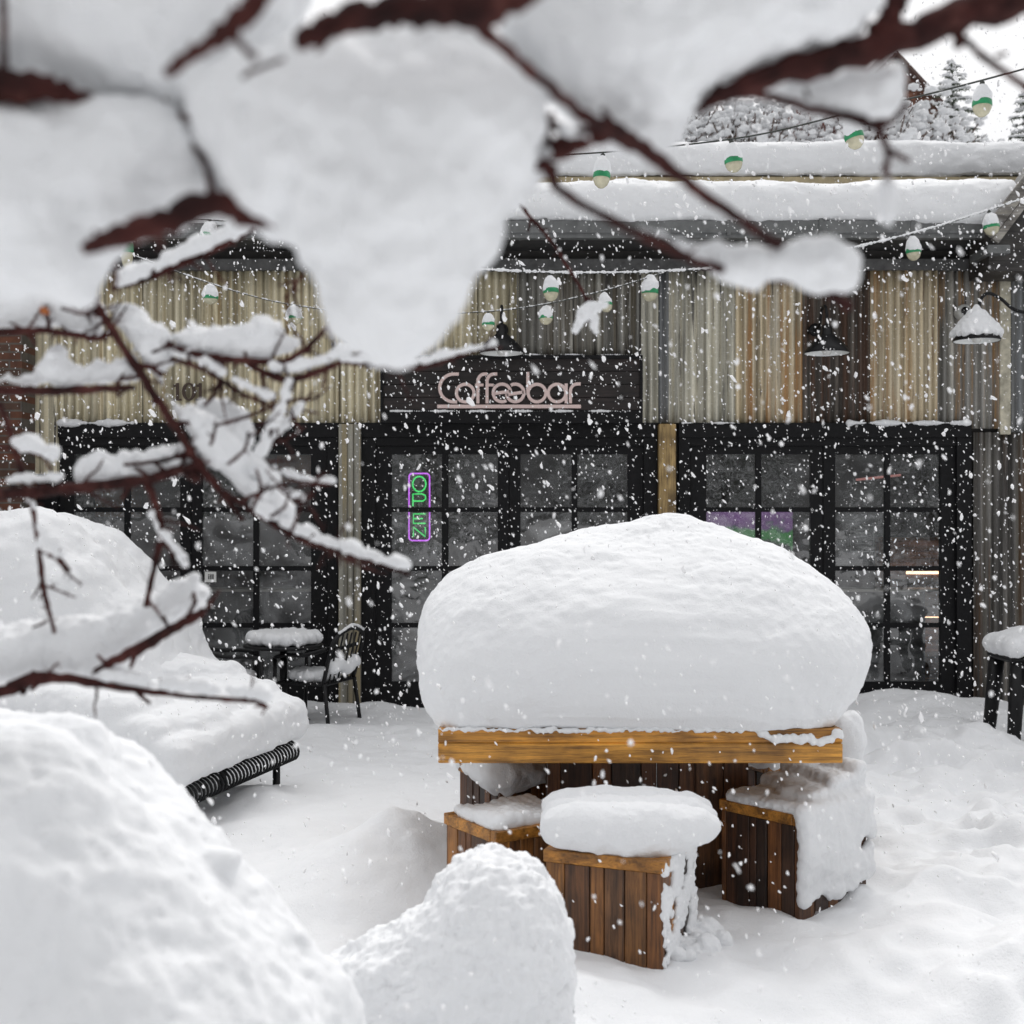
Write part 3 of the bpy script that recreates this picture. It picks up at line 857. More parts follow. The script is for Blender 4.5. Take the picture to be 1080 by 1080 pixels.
# cafe sign
YS = YF - 0.13
sg = empty('cafe_sign', P(540, 433, YS), 'dark signboard lettered Coffeebar in pale pink above the middle doors', 'sign')
signm = wood('sign_boards', [(0.014, 0.010, 0.010), (0.022, 0.015, 0.015)], 'X', 2, 0.6)
b_ = MB()
for k in range(4): b_.pbox(404, 675, 378 + k * 13.8, 391.4 + k * 13.8, YS, 0.05, 0.003)
b_.build('board', signm, sg)
fr = MB()
fr.pbox(401, 678, 374.5, 378, YS - 0.03, 0.10); fr.pbox(401, 404, 378, 433, YS - 0.02, 0.09); fr.pbox(675, 678, 378, 433, YS - 0.02, 0.09); fr.pbox(401, 678, 433, 446, YS - 0.02, 0.09)
fr.build('frame', BLACKWOOD, sg)
let = MB()
def zz(x, y): return (440 + x / 5.4, 370 + y / 5.4)
def stroke(pts, w=17.5, depth=0.025):
    """flat raised ribbon following pts in the sign's plane"""
    q = [P(*zz(*p), YS) for p in pts]
    wd = w / 5.4 / F * YS / 2
    top, bot = [], []
    for i in range(len(q)):
        t = (q[min(i + 1, len(q) - 1)] - q[max(i - 1, 0)]).normalized()
        n = Vector((-t.z, 0, t.x)) * wd
        top.append(q[i] + n); bot.append(q[i] - n)
    yf, yb = Vector((0, -depth, 0)), Vector((0, -0.002, 0))
    f = [[let.bm.verts.new(v + o) for v in L] for L, o in ((top, yf), (bot, yf), (bot, yb), (top, yb))]
    for i in range(len(q) - 1):
        for A, B in ((0, 1), (1, 2), (2, 3), (3, 0)):
            let.bm.faces.new((f[A][i], f[B][i], f[B][i + 1], f[A][i + 1]))
    for i in (0, -1):
        let.bm.faces.new([f[k][i] for k in range(4)])
def arc(cx, cy, r, a0, a1, n=20, ry=None):
    return [(cx + r * math.cos(R(a)), cy - (ry or r) * math.sin(R(a))) for a in np.linspace(a0, a1, n)]
stroke([(238, 134)] + arc(208, 213, 79, 90, 270) + [(228, 292)], depth=0.025)
stroke(arc(274, 242, 50, 0, 360, 33), depth=0.026)
stroke([(346, 300), (346, 180)] + arc(384, 176, 38, 180, 95, 9, 42) + [(400, 133)], depth=0.024)
stroke([(398, 300), (398, 180)] + arc(436, 176, 38, 180, 95, 9, 42) + [(456, 133)], depth=0.0245)
stroke([(330, 196), (378, 196)], 15, 0.022); stroke([(405, 196), (436, 196)], 15, 0.022)
stroke([(440, 244), (533, 232)] + arc(483, 241, 50, 8, 300, 30), depth=0.0255)
stroke([(606, 236), (510, 252)] + arc(558, 241, 50, 190, 480, 30), depth=0.027)
stroke([(630, 122), (630, 250)], depth=0.0235); stroke(arc(682, 242, 50, 0, 360, 33), depth=0.0265)
stroke(arc(796, 242, 50, 0, 360, 33), depth=0.0258); stroke([(848, 188), (848, 300)], depth=0.0238)
stroke([(872, 300), (872, 235)] + arc(912, 232, 40, 180, 100, 9, 42) + [(930, 190)], depth=0.0243)
stroke([(115, 318), (932, 318)], 20, 0.022)
let.build('lettering', flat('sign_letters', (0.72, 0.56, 0.53), 0.5), sg)
snow_body('snow', lip(412, 664, 433.5, YS - 0.03, 0.012) + lip(403, 676, 374, YS - 0.02, 0.008, 3), 0.005, [(0.003, 0.02, 2)], SNOW, sg, 2)

# house number 101
hn = MB()
YH = YF - 0.06
def num1(cx):
    hn.pbox(cx - 1.6, cx + 1.6, 404, 420.5, YH, 0.015); hn.pbox(cx - 4.5, cx + 4.5, 420.6, 422.5, YH + 0.0012, 0.015)
    hn.pbox(cx - 4.2, cx - 1.7, 405.5, 408, YH + 0.001, 0.015)
num1(187); num1(211)
for i in range(24):
    a0, a1 = 2 * math.pi * i / 24, 2 * math.pi * (i + 1) / 24
    def q(a, rx, ry): c = P(199 + rx * math.cos(a), 413 + ry * math.sin(a), YH); return (c.x, c.z)
    hn.prism([q(a0, 7.2, 9.5), q(a1, 7.2, 9.5), q(a1, 3.6, 7.6), q(a0, 3.6, 7.6)], YH, YH + 0.015)
tag(hn.build('house_number', flat('number_brown', (0.05, 0.03, 0.02), 0.5)), 'dark serif house number 101 on the tan wall', 'house number')

# ---------------------------------------------------------------- wall lamps, camera
white_in = flat('lamp_inside', (0.78, 0.80, 0.79), 0.4)
def barn_lamp(px, rim, Y, lab, arm, snow):
    c = P(px, rim, Y)
    root = empty('barn_lamp', c, lab, 'wall lamp', 'barn lamps along the wall')
    s = 1.0
    prof = [(0.185, 0.0), (0.188, 0.012), (0.165, 0.05), (0.12, 0.10), (0.07, 0.145), (0.045, 0.165), (0.042, 0.235), (0.0, 0.24)]
    MB().lathe(prof, c, 32, None, False).build('lamp_shade', BLACKMETAL, root, True)
    MB().lathe([(0.180, 0.003), (0.155, 0.04), (0.10, 0.085), (0.0, 0.11)], c, 32, None, False).build('reflector', white_in, root, True)
    MB().lathe([(0.0, -0.035), (0.03, -0.025), (0.045, 0.01), (0.03, 0.05), (0.02, 0.08)], c + Vector((0, 0, 0.02)), 16).build('bulb', flat('bulb_glass', (0.7, 0.7, 0.68), 0.2), root, True)
    MB().tube(catmull([tuple(c + Vector(q)) for q in arm], 6), 0.014, 8).build('arm', BLACKMETAL, root, True)
    e = c + Vector(arm[-1])
    m = MB()
    ax = Matrix.Rotation(R(90), 3, 'X') if abs(arm[-1][1]) > abs(arm[-1][0]) else Matrix.Rotation(R(90), 3, 'Y')
    m.lathe([(0.055, -0.012), (0.055, 0.012), (0.02, 0.02)], e, 20, ax).build('mount', BLACKMETAL, root, True)
    if snow:
        balls = []
        for k in range(90):
            an = k * 2.4; rr_ = 0.175 * math.sqrt((k + 0.5) / 90)
            z = np.interp(rr_, [0, 0.045, 0.07, 0.12, 0.165, 0.188], [0.21, 0.19, 0.15, 0.105, 0.055, 0.02])
            balls.append((c.x + rr_ * math.cos(an), c.y + rr_ * math.sin(an), c.z + z + 0.015, 0.05 - 0.16 * max(0, rr_ - 0.1)))
        balls += [(c.x, c.y, c.z + 0.22 + 0.02 * k, 0.05 - 0.009 * k) for k in range(4)]
        snow_body('snow_cap', balls, 0.008, [(0.006, 0.05, 2)], SNOW, root, 4)
    return root
fwd = [(0, 0, 0.23), (0, 0, 0.33), (0, 0.06, 0.40), (0, 0.16, 0.40), (0, 0.22, 0.30), (0, 0.30, 0.26), (0, 0.40, 0.26)]
barn_lamp(529, 373, 10.2, 'black barn lamp over the dark signboard', fwd, False)
barn_lamp(872, 373, 10.2, 'black bare barn lamp against the blackened sheet', fwd, False)
sidearm = [(0.02, 0, 0.23), (0.03, 0, 0.33), (0.09, 0, 0.39), (0.19, 0.0, 0.35), (0.30, 0.02, 0.27), (0.42, 0.03, 0.24), (0.62, 0.05, 0.26)]
barn_lamp(1030, 360, 10.0, 'snow capped barn lamp on a gooseneck from the side wing', sidearm, True)
# the side wing's post that carries the gooseneck
sc_ = empty('security_camera', P(1018, 329, YF - 0.1), 'small pale round camera on the wall above the snowy lamp', 'camera')
c = P(1018, 328, YF - 0.16)
MB().lathe([(0.055, 0.0), (0.062, 0.02), (0.062, 0.1), (0.04, 0.13)], c, 20, Matrix.Rotation(R(-90), 3, 'X')).build('housing', flat('pale_plastic', (0.5, 0.5, 0.48), 0.4), sc_, True)
MB().lathe([(0.036, -0.006), (0.036, 0.002), (0.0, 0.002)], c, 16, Matrix.Rotation(R(-90), 3, 'X')).build('lens', flat('lens_black', (0.01, 0.01, 0.01), 0.1), sc_, True)
MB().pbox(1013, 1023, 324, 336, YF - 0.05, 0.04, 0.004).build('bracket', flat('pale_plastic2', (0.4, 0.4, 0.38), 0.4), sc_)

# ---------------------------------------------------------------- string lights
cord_m = flat('cord', (0.03, 0.035, 0.03), 0.6)
green_m = flat('green_band', (0.02, 0.25, 0.10), 0.35, nscale=30)
cream_m = flat('cream_glass', (0.50, 0.47, 0.34), 0.25, nscale=20)
def string(lab, pts, bulbs, snowy, cr=0.004):
    """pts: (px, py, Y); bulbs: (px, cord_py, tip_py, width_px, tilt)"""
    path = [P(x, y, Y) for x, y, Y in catmull(pts, 8)]
    A = np.array(catmull(pts, 8))
    root = empty('string_lights', path[0], lab, 'string lights')
    MB().tube(path, cr, 6).build('cord', cord_m, root, True)
    if snowy:
        fine = [P(x, y, Y) for x, y, Y in catmull(pts, 60)]
        balls = [(p.x, p.y, p.z + 0.006, snowy * random.uniform(0.6, 1.25)) for p in fine if random.random() < 0.93]
        tag(snow_body('snow', balls, 0.005, [(0.003, 0.02, 2)], SNOW, root, 2), kind='stuff')
    for px, tip, wpx, tilt in bulbs:
        cy = float(np.interp(px, A[:, 0], A[:, 1])); Y = float(np.interp(px, A[:, 0], A[:, 2]))
        top = P(px, cy, Y); bot = P(px, tip, Y)
        h = top.z - bot.z; w = wpx / F * Y / 2
        ax = Matrix.Rotation(tilt, 3, 'Y') @ Matrix.Rotation(random.uniform(-0.1, 0.1), 3, 'X')
        def ring(pr): return [(w * r, -h * (1 - t)) for r, t in pr]
        bulb = MB().lathe(ring([(0.0, 0.0), (0.35, 0.02), (0.7, 0.10), (0.9, 0.22), (0.93, 0.30)]), top, 20, ax).build('bulb', cream_m, root, True)
        MB().lathe(ring([(0.94, 0.28), (0.97, 0.30), (0.97, 0.42), (0.90, 0.45)]), top, 20, ax).build('band', green_m, bulb, True)
        MB().lathe(ring([(0.25, 0.62), (0.25, 0.95), (0.12, 0.96), (0.10, 1.0)]), top, 10, ax).build('socket', cord_m, bulb, True)
        balls = []
        for t, r in ((0.46, 0.98), (0.55, 0.95), (0.64, 0.82), (0.73, 0.64), (0.80, 0.46), (0.86, 0.30)):
            q = top + ax @ Vector((0, 0, -h * (1 - t)))
            balls.append((q.x, q.y, q.z, w * r * random.uniform(0.97, 1.06)))
        q = top + ax @ Vector((-w * 0.25, -w * 0.2, -h * (1 - 0.48))); balls.append((q.x, q.y, q.z, w * 0.75))
        snow_body('snow_cap', balls, w * 0.14, [(w * 0.09, w * 0.7, 2)], SNOW, bulb, 3, seed=int(px))
string('string lights across the roof snow to the conifer, bulbs capped with snow', [(470, 168, 6.4), (600, 163, 6.2), (700, 155, 6.0), (800, 142, 5.8), (900, 118, 5.5), (1000, 94, 5.2), (1120, 62, 4.9)],
       [(636, 199, 19, 0.06), (771, 182, 20, -0.12), (894, 159, 21, -0.25), (1036, 124, 21, 0.03)], 0)
string('snow coated string lights under the eave to the side gable', [(330, 272, 8.0), (430, 278, 8.2), (500, 284, 8.4), (590, 288, 8.6), (690, 287, 8.8), (760, 282, 9.0), (860, 270, 9.2), (960, 247, 9.4), (1030, 226, 9.6), (1120, 196, 9.8)],
       [(580, 318, 17, -0.05), (686, 318, 18, 0.02), (962, 275, 16, -0.08), (1043, 249, 17, -0.12)], 0.010)
string('thin string lights sagging across the tan sheets and over the signboard', [(120, 262, 8.6), (190, 288, 8.6), (250, 308, 8.6), (310, 322, 8.6), (400, 332, 8.6), (510, 329, 8.6), (575, 321, 8.6), (640, 306, 8.7), (700, 288, 8.8)],
       [(222, 321, 17, 0.03), (309, 343, 17, -0.1), (455, 355, 11, 0), (515, 349, 14, 0.0), (575, 343, 15, -0.05), (636, 330, 14, -0.2)], 0.005, 0.003)
string('short string lights hanging high behind the branches at the eave', [(120, 216, 8.2), (160, 226, 8.2), (222, 232, 8.2), (300, 236, 8.2), (360, 232, 8.2)], [(222, 258, 18, 0.1), (133, 290 - 6, 14, 0)], 0.006)

# ---------------------------------------------------------------- picnic table, stools
honey = wood('honey_boards', [(0.56, 0.26, 0.036), (0.66, 0.33, 0.052)], 'X', 3, 0.4, 30)
plank = wood('dark_planks', [(0.03, 0.019, 0.014), (0.24, 0.095, 0.026), (0.34, 0.15, 0.036), (0.026, 0.022, 0.021), (0.18, 0.075, 0.024), (0.40, 0.18, 0.04), (0.13, 0.065, 0.034)], 'Z', 7, 0.5, 34)
plank2 = wood('dark_planks_b', [(0.035, 0.018, 0.012), (0.11, 0.042, 0.016), (0.20, 0.08, 0.024), (0.03, 0.018, 0.014)], 'Z', 11, 0.5, 34)
TY = 4.90
tbl = empty('patio_table', (P(675, 0, TY).x, 5.7, 0), 'square honey coloured wooden table buried under a huge snow pile', 'table')
a, b = P(462, 805, TY), P(889, 769, TY)
tx0, tx1, tz0, tz1 = a.x, b.x, a.z, b.z
t = MB()
zm = P(0, 784, TY).z
t.box(tx0, tx1, TY, TY + 0.05, tz0, zm - 0.001, bev=0.004); t.box(tx0, tx1, TY + 0.003, TY + 0.05, zm, tz1, bev=0.004)
t.box(tx0, tx0 + 0.05, TY + 0.052, 6.45, tz0, tz1 - 0.002, bev=0.004); t.box(tx1 - 0.05, tx1, TY + 0.052, 6.45, tz0, tz1 - 0.002, bev=0.004)
t.box(tx0, tx1, 6.452, 6.5, tz0, tz1, bev=0.004)
t.build('apron', honey, tbl)
t = MB()
for k in range(9):
    y0 = TY + 0.055 + k * (6.445 - TY - 0.055) / 9
    t.box(tx0 + 0.052, tx1 - 0.052, y0, y0 + 0.163, tz1 - 0.045, tz1 - 0.005)
t.build('tabletop', honey, tbl)
t = MB()
def crate(mb, M, w, dep, z0, z1, npl, cap=True, inset=0.0):
    """a box of upright planks; local origin at the near corner's foot, x along one face, y along the other"""
    def face(n, L, f):
        cuts = np.cumsum([0] + [random.uniform(0.6, 1.4) for _ in range(n)]); cuts = cuts / cuts[-1] * L
        for k in range(n):
            f(cuts[k] + 0.0018, cuts[k + 1] - 0.0018, random.uniform(-0.004, 0.004))
    top = z1 - 0.046 if cap else z1
    face(npl, w, lambda u0, u1, o: mb.box(u0, u1, o, 0.022 + o, z0, top, M, 0.002))
    face(npl, w, lambda u0, u1, o: mb.box(u0, u1, dep - 0.022 + o, dep + o, z0, top, M, 0.002))
    face(npl, dep - 0.05, lambda u0, u1, o: mb.box(o, 0.022 + o, u0 + 0.026, u1 + 0.026, z0, top, M, 0.002))
    face(npl, dep - 0.05, lambda u0, u1, o: mb.box(w - 0.022 + o, w + o, u0 + 0.026, u1 + 0.026, z0, top, M, 0.002))
def cap_bm(M, w, dep, z1):
    m = MB()
    m.box(-0.006, w + 0.006, -0.008, 0.03, z1 - 0.045, z1, M, 0.003); m.box(-0.006, w + 0.006, dep - 0.03, dep + 0.008, z1 - 0.045, z1, M, 0.003)
    m.box(-0.008, 0.03, 0.031, dep - 0.031, z1 - 0.045, z1 - 0.001, M, 0.003); m.box(w - 0.03, w + 0.008, 0.031, dep - 0.031, z1 - 0.045, z1 - 0.001, M, 0.003)
    for k in range(4):
        y0 = 0.033 + k * (dep - 0.066) / 4
        m.box(0.031, w - 0.031, y0, y0 + (dep - 0.066) / 4 - 0.003, z1 - 0.03, z1 - 0.004, M)
    return m
# pedestal: a dark planked box with a lighter planked leg beside it
ped2 = MB(); crate(ped2, Matrix.Translation((P(577, 0, 5.5).x, 5.5, 0)), P(733, 0, 5.5).x - P(577, 0, 5.5).x, 0.5, -0.2, tz0 + 0.06, 7, False)
ped2.build('pedestal', plank2, tbl)
ped = MB(); crate(ped, Matrix.Translation((P(734, 0, 5.46).x, 5.46, 0)), P(790, 0, 5.46).x - P(734, 0, 5.46).x, 0.5, -0.2, tz0 + 0.06, 2, False)
ped.build('pedestal', wood('leg_planks', [(0.13, 0.055, 0.022), (0.19, 0.085, 0.03)], 'Z', 17, 0.5, 34), tbl)

def stool(nx, ny, ang, w, dep, h, lab, mat):
    M = Matrix.Translation((nx, ny, 0)) @ Matrix.Rotation(ang, 4, 'Z')
    c = M @ Vector((w / 2, dep / 2, 0))
    root = empty('crate_stool', (c.x, c.y, 0), lab, 'stool', 'crate stools around the table')
    mb = MB(); crate(mb, M, w, dep, -0.12, h, 6); mb.build('plank_box', mat, root)
    cap_bm(M, w, dep, h).build('seat_rim', wood('stool_rim', [(0.42, 0.185, 0.03), (0.52, 0.24, 0.04)], 'X', nx, 0.45), root)
    return M
# near stool: front face left edge px 575 / right edge px 700
th = R(-22)
M1 = stool(0.529 - 0.44 * math.cos(th), 4.30 - 0.44 * math.sin(th), th, 0.44, 0.44, 0.395, 'nearest crate stool with a round snow cushion, in front of the table', plank)
an2 = math.atan2(0.29, 0.21)   # left stool: near corner px 523
M2 = stool(-0.0613, 4.69, R(34), 0.42, 0.37, 0.40, 'weathered crate stool half under the table, behind the round snow hump', plank)
M3 = stool(1.154, 4.95, R(41), 0.48, 0.40, 0.40, 'crate stool with snow plastered over one whole side, beside the table', plank2)
M4 = stool(-0.06, 5.70, R(28), 0.42, 0.42, 0.40, 'far crate stool seen under the table, behind the weathered one', plank2)
M5 = stool(1.25, 6.0, R(30), 0.42, 0.42, 0.40, 'far crate stool under the table corner, behind the snow plastered one', plank2)

# snow pile on the table
def pile():
    lv = [  # z above the table top, left, right, front y, back y, exponent
        (0.00, -0.300, 1.335, 4.895, 6.49, 12), (0.05, -0.335, 1.39, 4.865, 6.5, 9), (0.14, -0.365, 1.455, 4.84, 6.52, 7.5), (0.26, -0.385, 1.515, 4.835, 6.54, 6),
        (0.37, -0.395, 1.545, 4.87, 6.54, 4.4), (0.47, -0.375, 1.52, 4.94, 6.50, 3.8), (0.56, -0.31, 1.455, 5.05, 6.45, 3.3), (0.645, -0.18, 1.36, 5.18, 6.38, 2.9),
        (0.72, 0.00, 1.24, 5.32, 6.30, 2.6), (0.785, 0.23, 1.07, 5.46, 6.2, 2.4), (0.838, 0.41, 0.94, 5.60, 6.05, 2.2), (0.878, 0.58, 0.83, 5.70, 5.92, 2.0), (0.905, 0.70, 0.71, 5.80, 5.82, 2.0)]
    A = np.array(lv)
    tt = np.linspace(0, 1, 170)
    k = np.linspace(0, 1, len(A))
    S = np.array([[np.interp(t, k, A[:, j]) for j in range(6)] for t in tt])
    # smooth the profile
    for _ in range(6):
        S[1:-1] = 0.25 * S[:-2] + 0.5 * S[1:-1] + 0.25 * S[2:]
    nseg = 520
    V = []
    for z, l, r, f, bk, ex in S:
        an = np.linspace(0, 2 * np.pi, nseg, endpoint=False)
        cx, sy = np.cos(an), np.sin(an)
        ux = np.sign(cx) * np.abs(cx) ** (2 / ex); uy = np.sign(sy) * np.abs(sy) ** (2 / ex)
        X = (l + r) / 2 + (r - l) / 2 * ux; Y = (f + bk) / 2 + (bk - f) / 2 * uy
        V.append(np.stack([X, Y, np.full_like(X, tz1 - 0.004 + z)], 1))
    V = np.concatenate(V); Fa = []
    i = np.arange(nseg)
    for j in range(len(S) - 1):
        Fa.append(np.stack([j * nseg + i, j * nseg + (i + 1) % nseg, (j + 1) * nseg + (i + 1) % nseg, (j + 1) * nseg + i], 1))
    me = mesh_np('snow_pile', V, np.concatenate(Fa))
    displace(me, [(0.030, 0.55, 3), (0.006, 0.15, 3), (0.004, 0.035, 3)], 41)
    smooth(me)
    return link('snow_pile', me, SNOW)
tag(pile(), 'huge dome of snow piled on the square table', 'snow')
# the snow at the far corner of the table, hanging past its edge
tag(snow_body('snow_clump', inflate([(868, 752), (900, 748), (910, 758), (914, 782), (910, 806), (880, 812), (860, 800)], 5.7, 0.14), 0.01, [(0.006, 0.06, 3)], SNOW), 'snow clump hanging off the far table corner', 'snow')
# icicles / drips along the apron would be too small; ragged snow edge on the apron
rag = []
for px in np.arange(800, 888, 2.5):
    dp = 771 + 6 * max(0, math.sin((px - 800) / 88 * math.pi)) + random.uniform(0, 6) + (5 if 855 < px < 878 else 0)
    c = P(px, dp, TY - 0.004); rag.append((c.x, TY - 0.002, c.z, random.uniform(0.008, 0.02)))
for px in np.arange(464, 800, 3):
    c = P(px, 769 + random.uniform(-1, 2.5), TY - 0.004); rag.append((c.x, TY - 0.002, c.z, random.uniform(0.006, 0.012)))
tag(snow_body('snow_fringe', rag, 0.006, [(0.003, 0.02, 2)], SNOW, None, 2), 'ragged snow fringe stuck along the honey table edge', 'snow')

# snow on the stools
cush = inflate([(571, 880), (570, 866), (577, 854), (595, 847), (645, 844), (700, 845), (740, 850), (760, 862), (763, 874), (754, 886), (730, 896), (700, 905), (672, 912), (650, 906), (610, 899), (585, 896)], 4.42, 0.15, layers=(0.0, 0.12, 0.24))
tag(snow_body('snow_cushion', cush, 0.010, [(0.010, 0.12, 3), (0.003, 0.03, 2)], SNOW, None, 6, 4), 'round snow cushion on the nearest crate stool', 'snow')
def stool_snow(M, w, dep, h, th_, lab, seed, sag=0.0, nx=9):
    balls = []
    for i in range(nx):
        for j in range(nx):
            u, v = (i + 0.5) / nx, (j + 0.5) / nx
            r = th_ * (0.75 + 0.4 * math.sin(3 * u + seed) * math.sin(2.5 * v + seed))
            p = M @ Vector((0.02 + u * (w - 0.04), 0.02 + v * (dep - 0.04), h + r * 0.45))
            balls.append((p.x, p.y, p.z, r))
    return balls
tag(snow_body('snow_patch', stool_snow(M2, 0.42, 0.37, 0.40, 0.035, '', 1) , 0.009, [(0.008, 0.08, 3)], SNOW, None, 3, 5), 'thin snow patch on the weathered crate stool', 'snow')
b4 = stool_snow(M4, 0.46, 0.46, 0.36, 0.11, '', 2)
tag(snow_body('snow_patch', b4, 0.012, [(0.012, 0.1, 3)], SNOW, None, 3, 6), 'snow patch on the far stool behind the weathered one', 'snow')
b5 = stool_snow(M5, 0.42, 0.42, 0.40, 0.10, '', 3)
tag(snow_body('snow_patch', b5, 0.012, [(0.012, 0.1, 3)], SNOW, None, 3, 7), 'snow patch on the far stool under the table corner', 'snow')
b3 = []
for i in range(16):
    for j in range(13):
        u, v = (i + 0.5) / 16, (j + 0.5) / 13
        th_ = 0.015 + 0.16 * u ** 1.2 * (1 - 0.45 * v) + 0.012 * math.sin(5 * u + 3 * v)
        for q in range(1 + int(th_ / 0.045)):
            p = M3 @ Vector((0.01 + u * 0.47, 0.012 + v * 0.36, 0.40 + 0.012 + q * 0.04))
            b3.append((p.x, p.y, p.z, 0.03))
for i in range(34):       # plastered side: local face y = 0
    for j in range(30):
        u, v = (i + 0.5) / 34, (j + 0.5) / 30
        edge = 0.10 + 0.10 * fbm(np.array([[u * 5, 0.3, 1.0]]), 3, 3)[0] + 0.04
        if v < edge: continue
        hole = fbm(np.array([[u * 4, v * 3.2, 7.0]]), 3, 66)[0]
        if hole > 0.38 + 0.5 * (1 - u) and v < 0.75: continue
        p = M3 @ Vector((0.008 + u * 0.475, -0.006 - 0.012 * fbm(np.array([[u * 4, v * 4, 1.0]]), 2, 5)[0], 0.01 + v * 0.41))
        b3.append((p.x, p.y, p.z, 0.022 + 0.012 * v))
tag(snow_body('snow_plaster', b3, 0.008, [(0.006, 0.07, 3), (0.003, 0.02, 2)], SNOW, None, 3, 8), 'wind packed snow over the top and side of the crate stool beside the table corner', 'snow')
bp = []
for i in range(44):      # patches on the near stool's side
    for j in range(44):
        u, v = i / 43, j / 43
        s_ = fbm(np.array([[u * 4.5, v * 5.5, 2.0]]), 4, 77)[0] + 0.30 * u - 0.2 * v + 0.32
        if s_ < 0.05: continue
        p = M1 @ Vector((0.442 + random.uniform(-0.004, 0.004), 0.005 + u * 0.43, 0.0 + v * 0.38))
        bp.append((p.x, p.y, p.z, min(0.014, 0.007 + 0.012 * s_)))
for k in range(60):
    p = M1 @ Vector((0.45 + abs(random.gauss(0, 0.06)), 0.1 + random.uniform(0, 0.38), random.uniform(-0.05, 0.03))); bp.append((p.x, p.y, p.z, random.uniform(0.015, 0.05)))
tag(snow_body('snow_plaster', bp, 0.005, [(0.003, 0.02, 2)], SNOW, None, 1, 9), 'patchy snow stuck to the side of the nearest stool', 'snow')

# ---------------------------------------------------------------- bench with wire edge
bd = Vector((0.28, 0.70, 0.045)).normalized(); bl = Vector((-0.70, 0.28, 0)).normalized()
b0 = Vector((-1.69, 6.20, 0.235)); BL = 1.08
bench = empty('wire_bench', (b0.x, b0.y, 0), 'black wire bench edge curling out under thick snow', 'bench')
wr = MB()
n = 34
for k in range(n):
    o = b0 + bd * (BL * k / (n - 1))
    lean = bd * 0.05
    pts = [o + bl * 0.46 + Vector((0, 0, -0.02)), o + bl * 0.12 + Vector((0, 0, 0.0))]
    for an in np.linspace(90, -100, 9):
        pts.append(o + bl * (0.03 - 0.065 * math.cos(R(an))) + Vector((0, 0, -0.055 + 0.062 * math.sin(R(an)))) + lean * (90 - an) / 190)
    wr.tube(pts, 0.0075, 6)
wr.build('wire_seat', BLACKMETAL, bench, True)
rl = MB()
for off, dz in ((0.03, -0.118), (0.40, -0.03)):
    rl.tube([b0 + bl * off + Vector((0, 0, dz)) - bd * 0.02, b0 + bl * off + bd * (BL + 0.06) + Vector((0, 0, dz))], 0.012, 8)
rl.build('rail', BLACKMETAL, bench, True)
for s in (0.10, BL - 0.08):
    for off in (0.05, 0.42):
        p = b0 + bd * s + bl * off
        MB().tube([p + Vector((0, 0, -0.11)), (p.x, p.y, -0.25)], 0.022, 8).build('leg', BLACKMETAL, bench, True)
bs = []
for i in range(28):
    for j in range(22):
        u, v = i / 27, j / 21
        p = b0 + bd * (BL * u - 0.01 + 0.25 * v) + bl * (-0.005 + 1.5 * v)
        r = 0.10 + 0.05 * v
        zt = 0.215 + 0.10 * min(1, v * 3.5) + 0.05 * v + 0.02 * math.sin(u * 5 + v * 4)
        for zz_ in np.arange(p.z + 0.05 + r * 0.6, p.z + zt, 0.07):
            bs.append((p.x, p.y, zz_, r))
tag(snow_body('bench_snow', bs, 0.014, [(0.015, 0.2, 3), (0.005, 0.05, 3)], SNOW, None, 5, 12), 'thick rounded snow on the wire bench', 'snow')

# ---------------------------------------------------------------- cafe table and chairs by the wall
YC = 9.85
def snow_pad(cx, cy, z, rx, ry, h, parent, seed):
    balls = []
    for k in range(70):
        an = k * 2.39996; q = math.sqrt((k + 0.5) / 70)
        balls.append((cx + rx * q * math.cos(an), cy + ry * q * math.sin(an), z + h * 0.42, h * 0.52 * (1.08 - 0.25 * q * q)))
    return snow_body('snow_cap', balls, 0.012, [(0.008, 0.08, 3)], SNOW, parent, 3, seed)
ctx = P(299, 0, YC).x; ctz = P(0, 679, YC).z
ct = empty('cafe_table', (ctx, YC, 0), 'small black cafe table with a thick snow cake on top', 'table')
MB().lathe([(0, 0), (0.30, 0), (0.315, 0.008), (0.315, 0.022), (0.30, 0.03), (0, 0.03)], (ctx, YC, ctz - 0.03), 32).build('tabletop', BLACKMETAL, ct, True)
m = MB(); m.tube([(ctx, YC, ctz - 0.03), (ctx, YC, -0.1)], 0.03, 12)
m.build('pedestal', BLACKMETAL, ct, True)
for k in range(4):
    an = R(45 + 90 * k)
    MB().tube([(ctx, YC, 0.10), (ctx + 0.15 * math.cos(an), YC + 0.15 * math.sin(an), 0.06), (ctx + 0.27 * math.cos(an), YC + 0.27 * math.sin(an), -0.05)], 0.016, 8).build('foot', BLACKMETAL, ct, True)
balls = []
for k in range(90):
    an = k * 2.39996; q = math.sqrt((k + 0.5) / 90)
    balls.append((ctx + 0.265 * q * math.cos(an), YC + 0.265 * q * math.sin(an), ctz + 0.053, 0.056 * random.uniform(0.95, 1.03)))
tag(snow_body('snow_cake', balls, 0.012, [(0.006, 0.08, 3)], SNOW, None, 3, 17), 'flat round snow cake on the small black cafe table', 'snow')

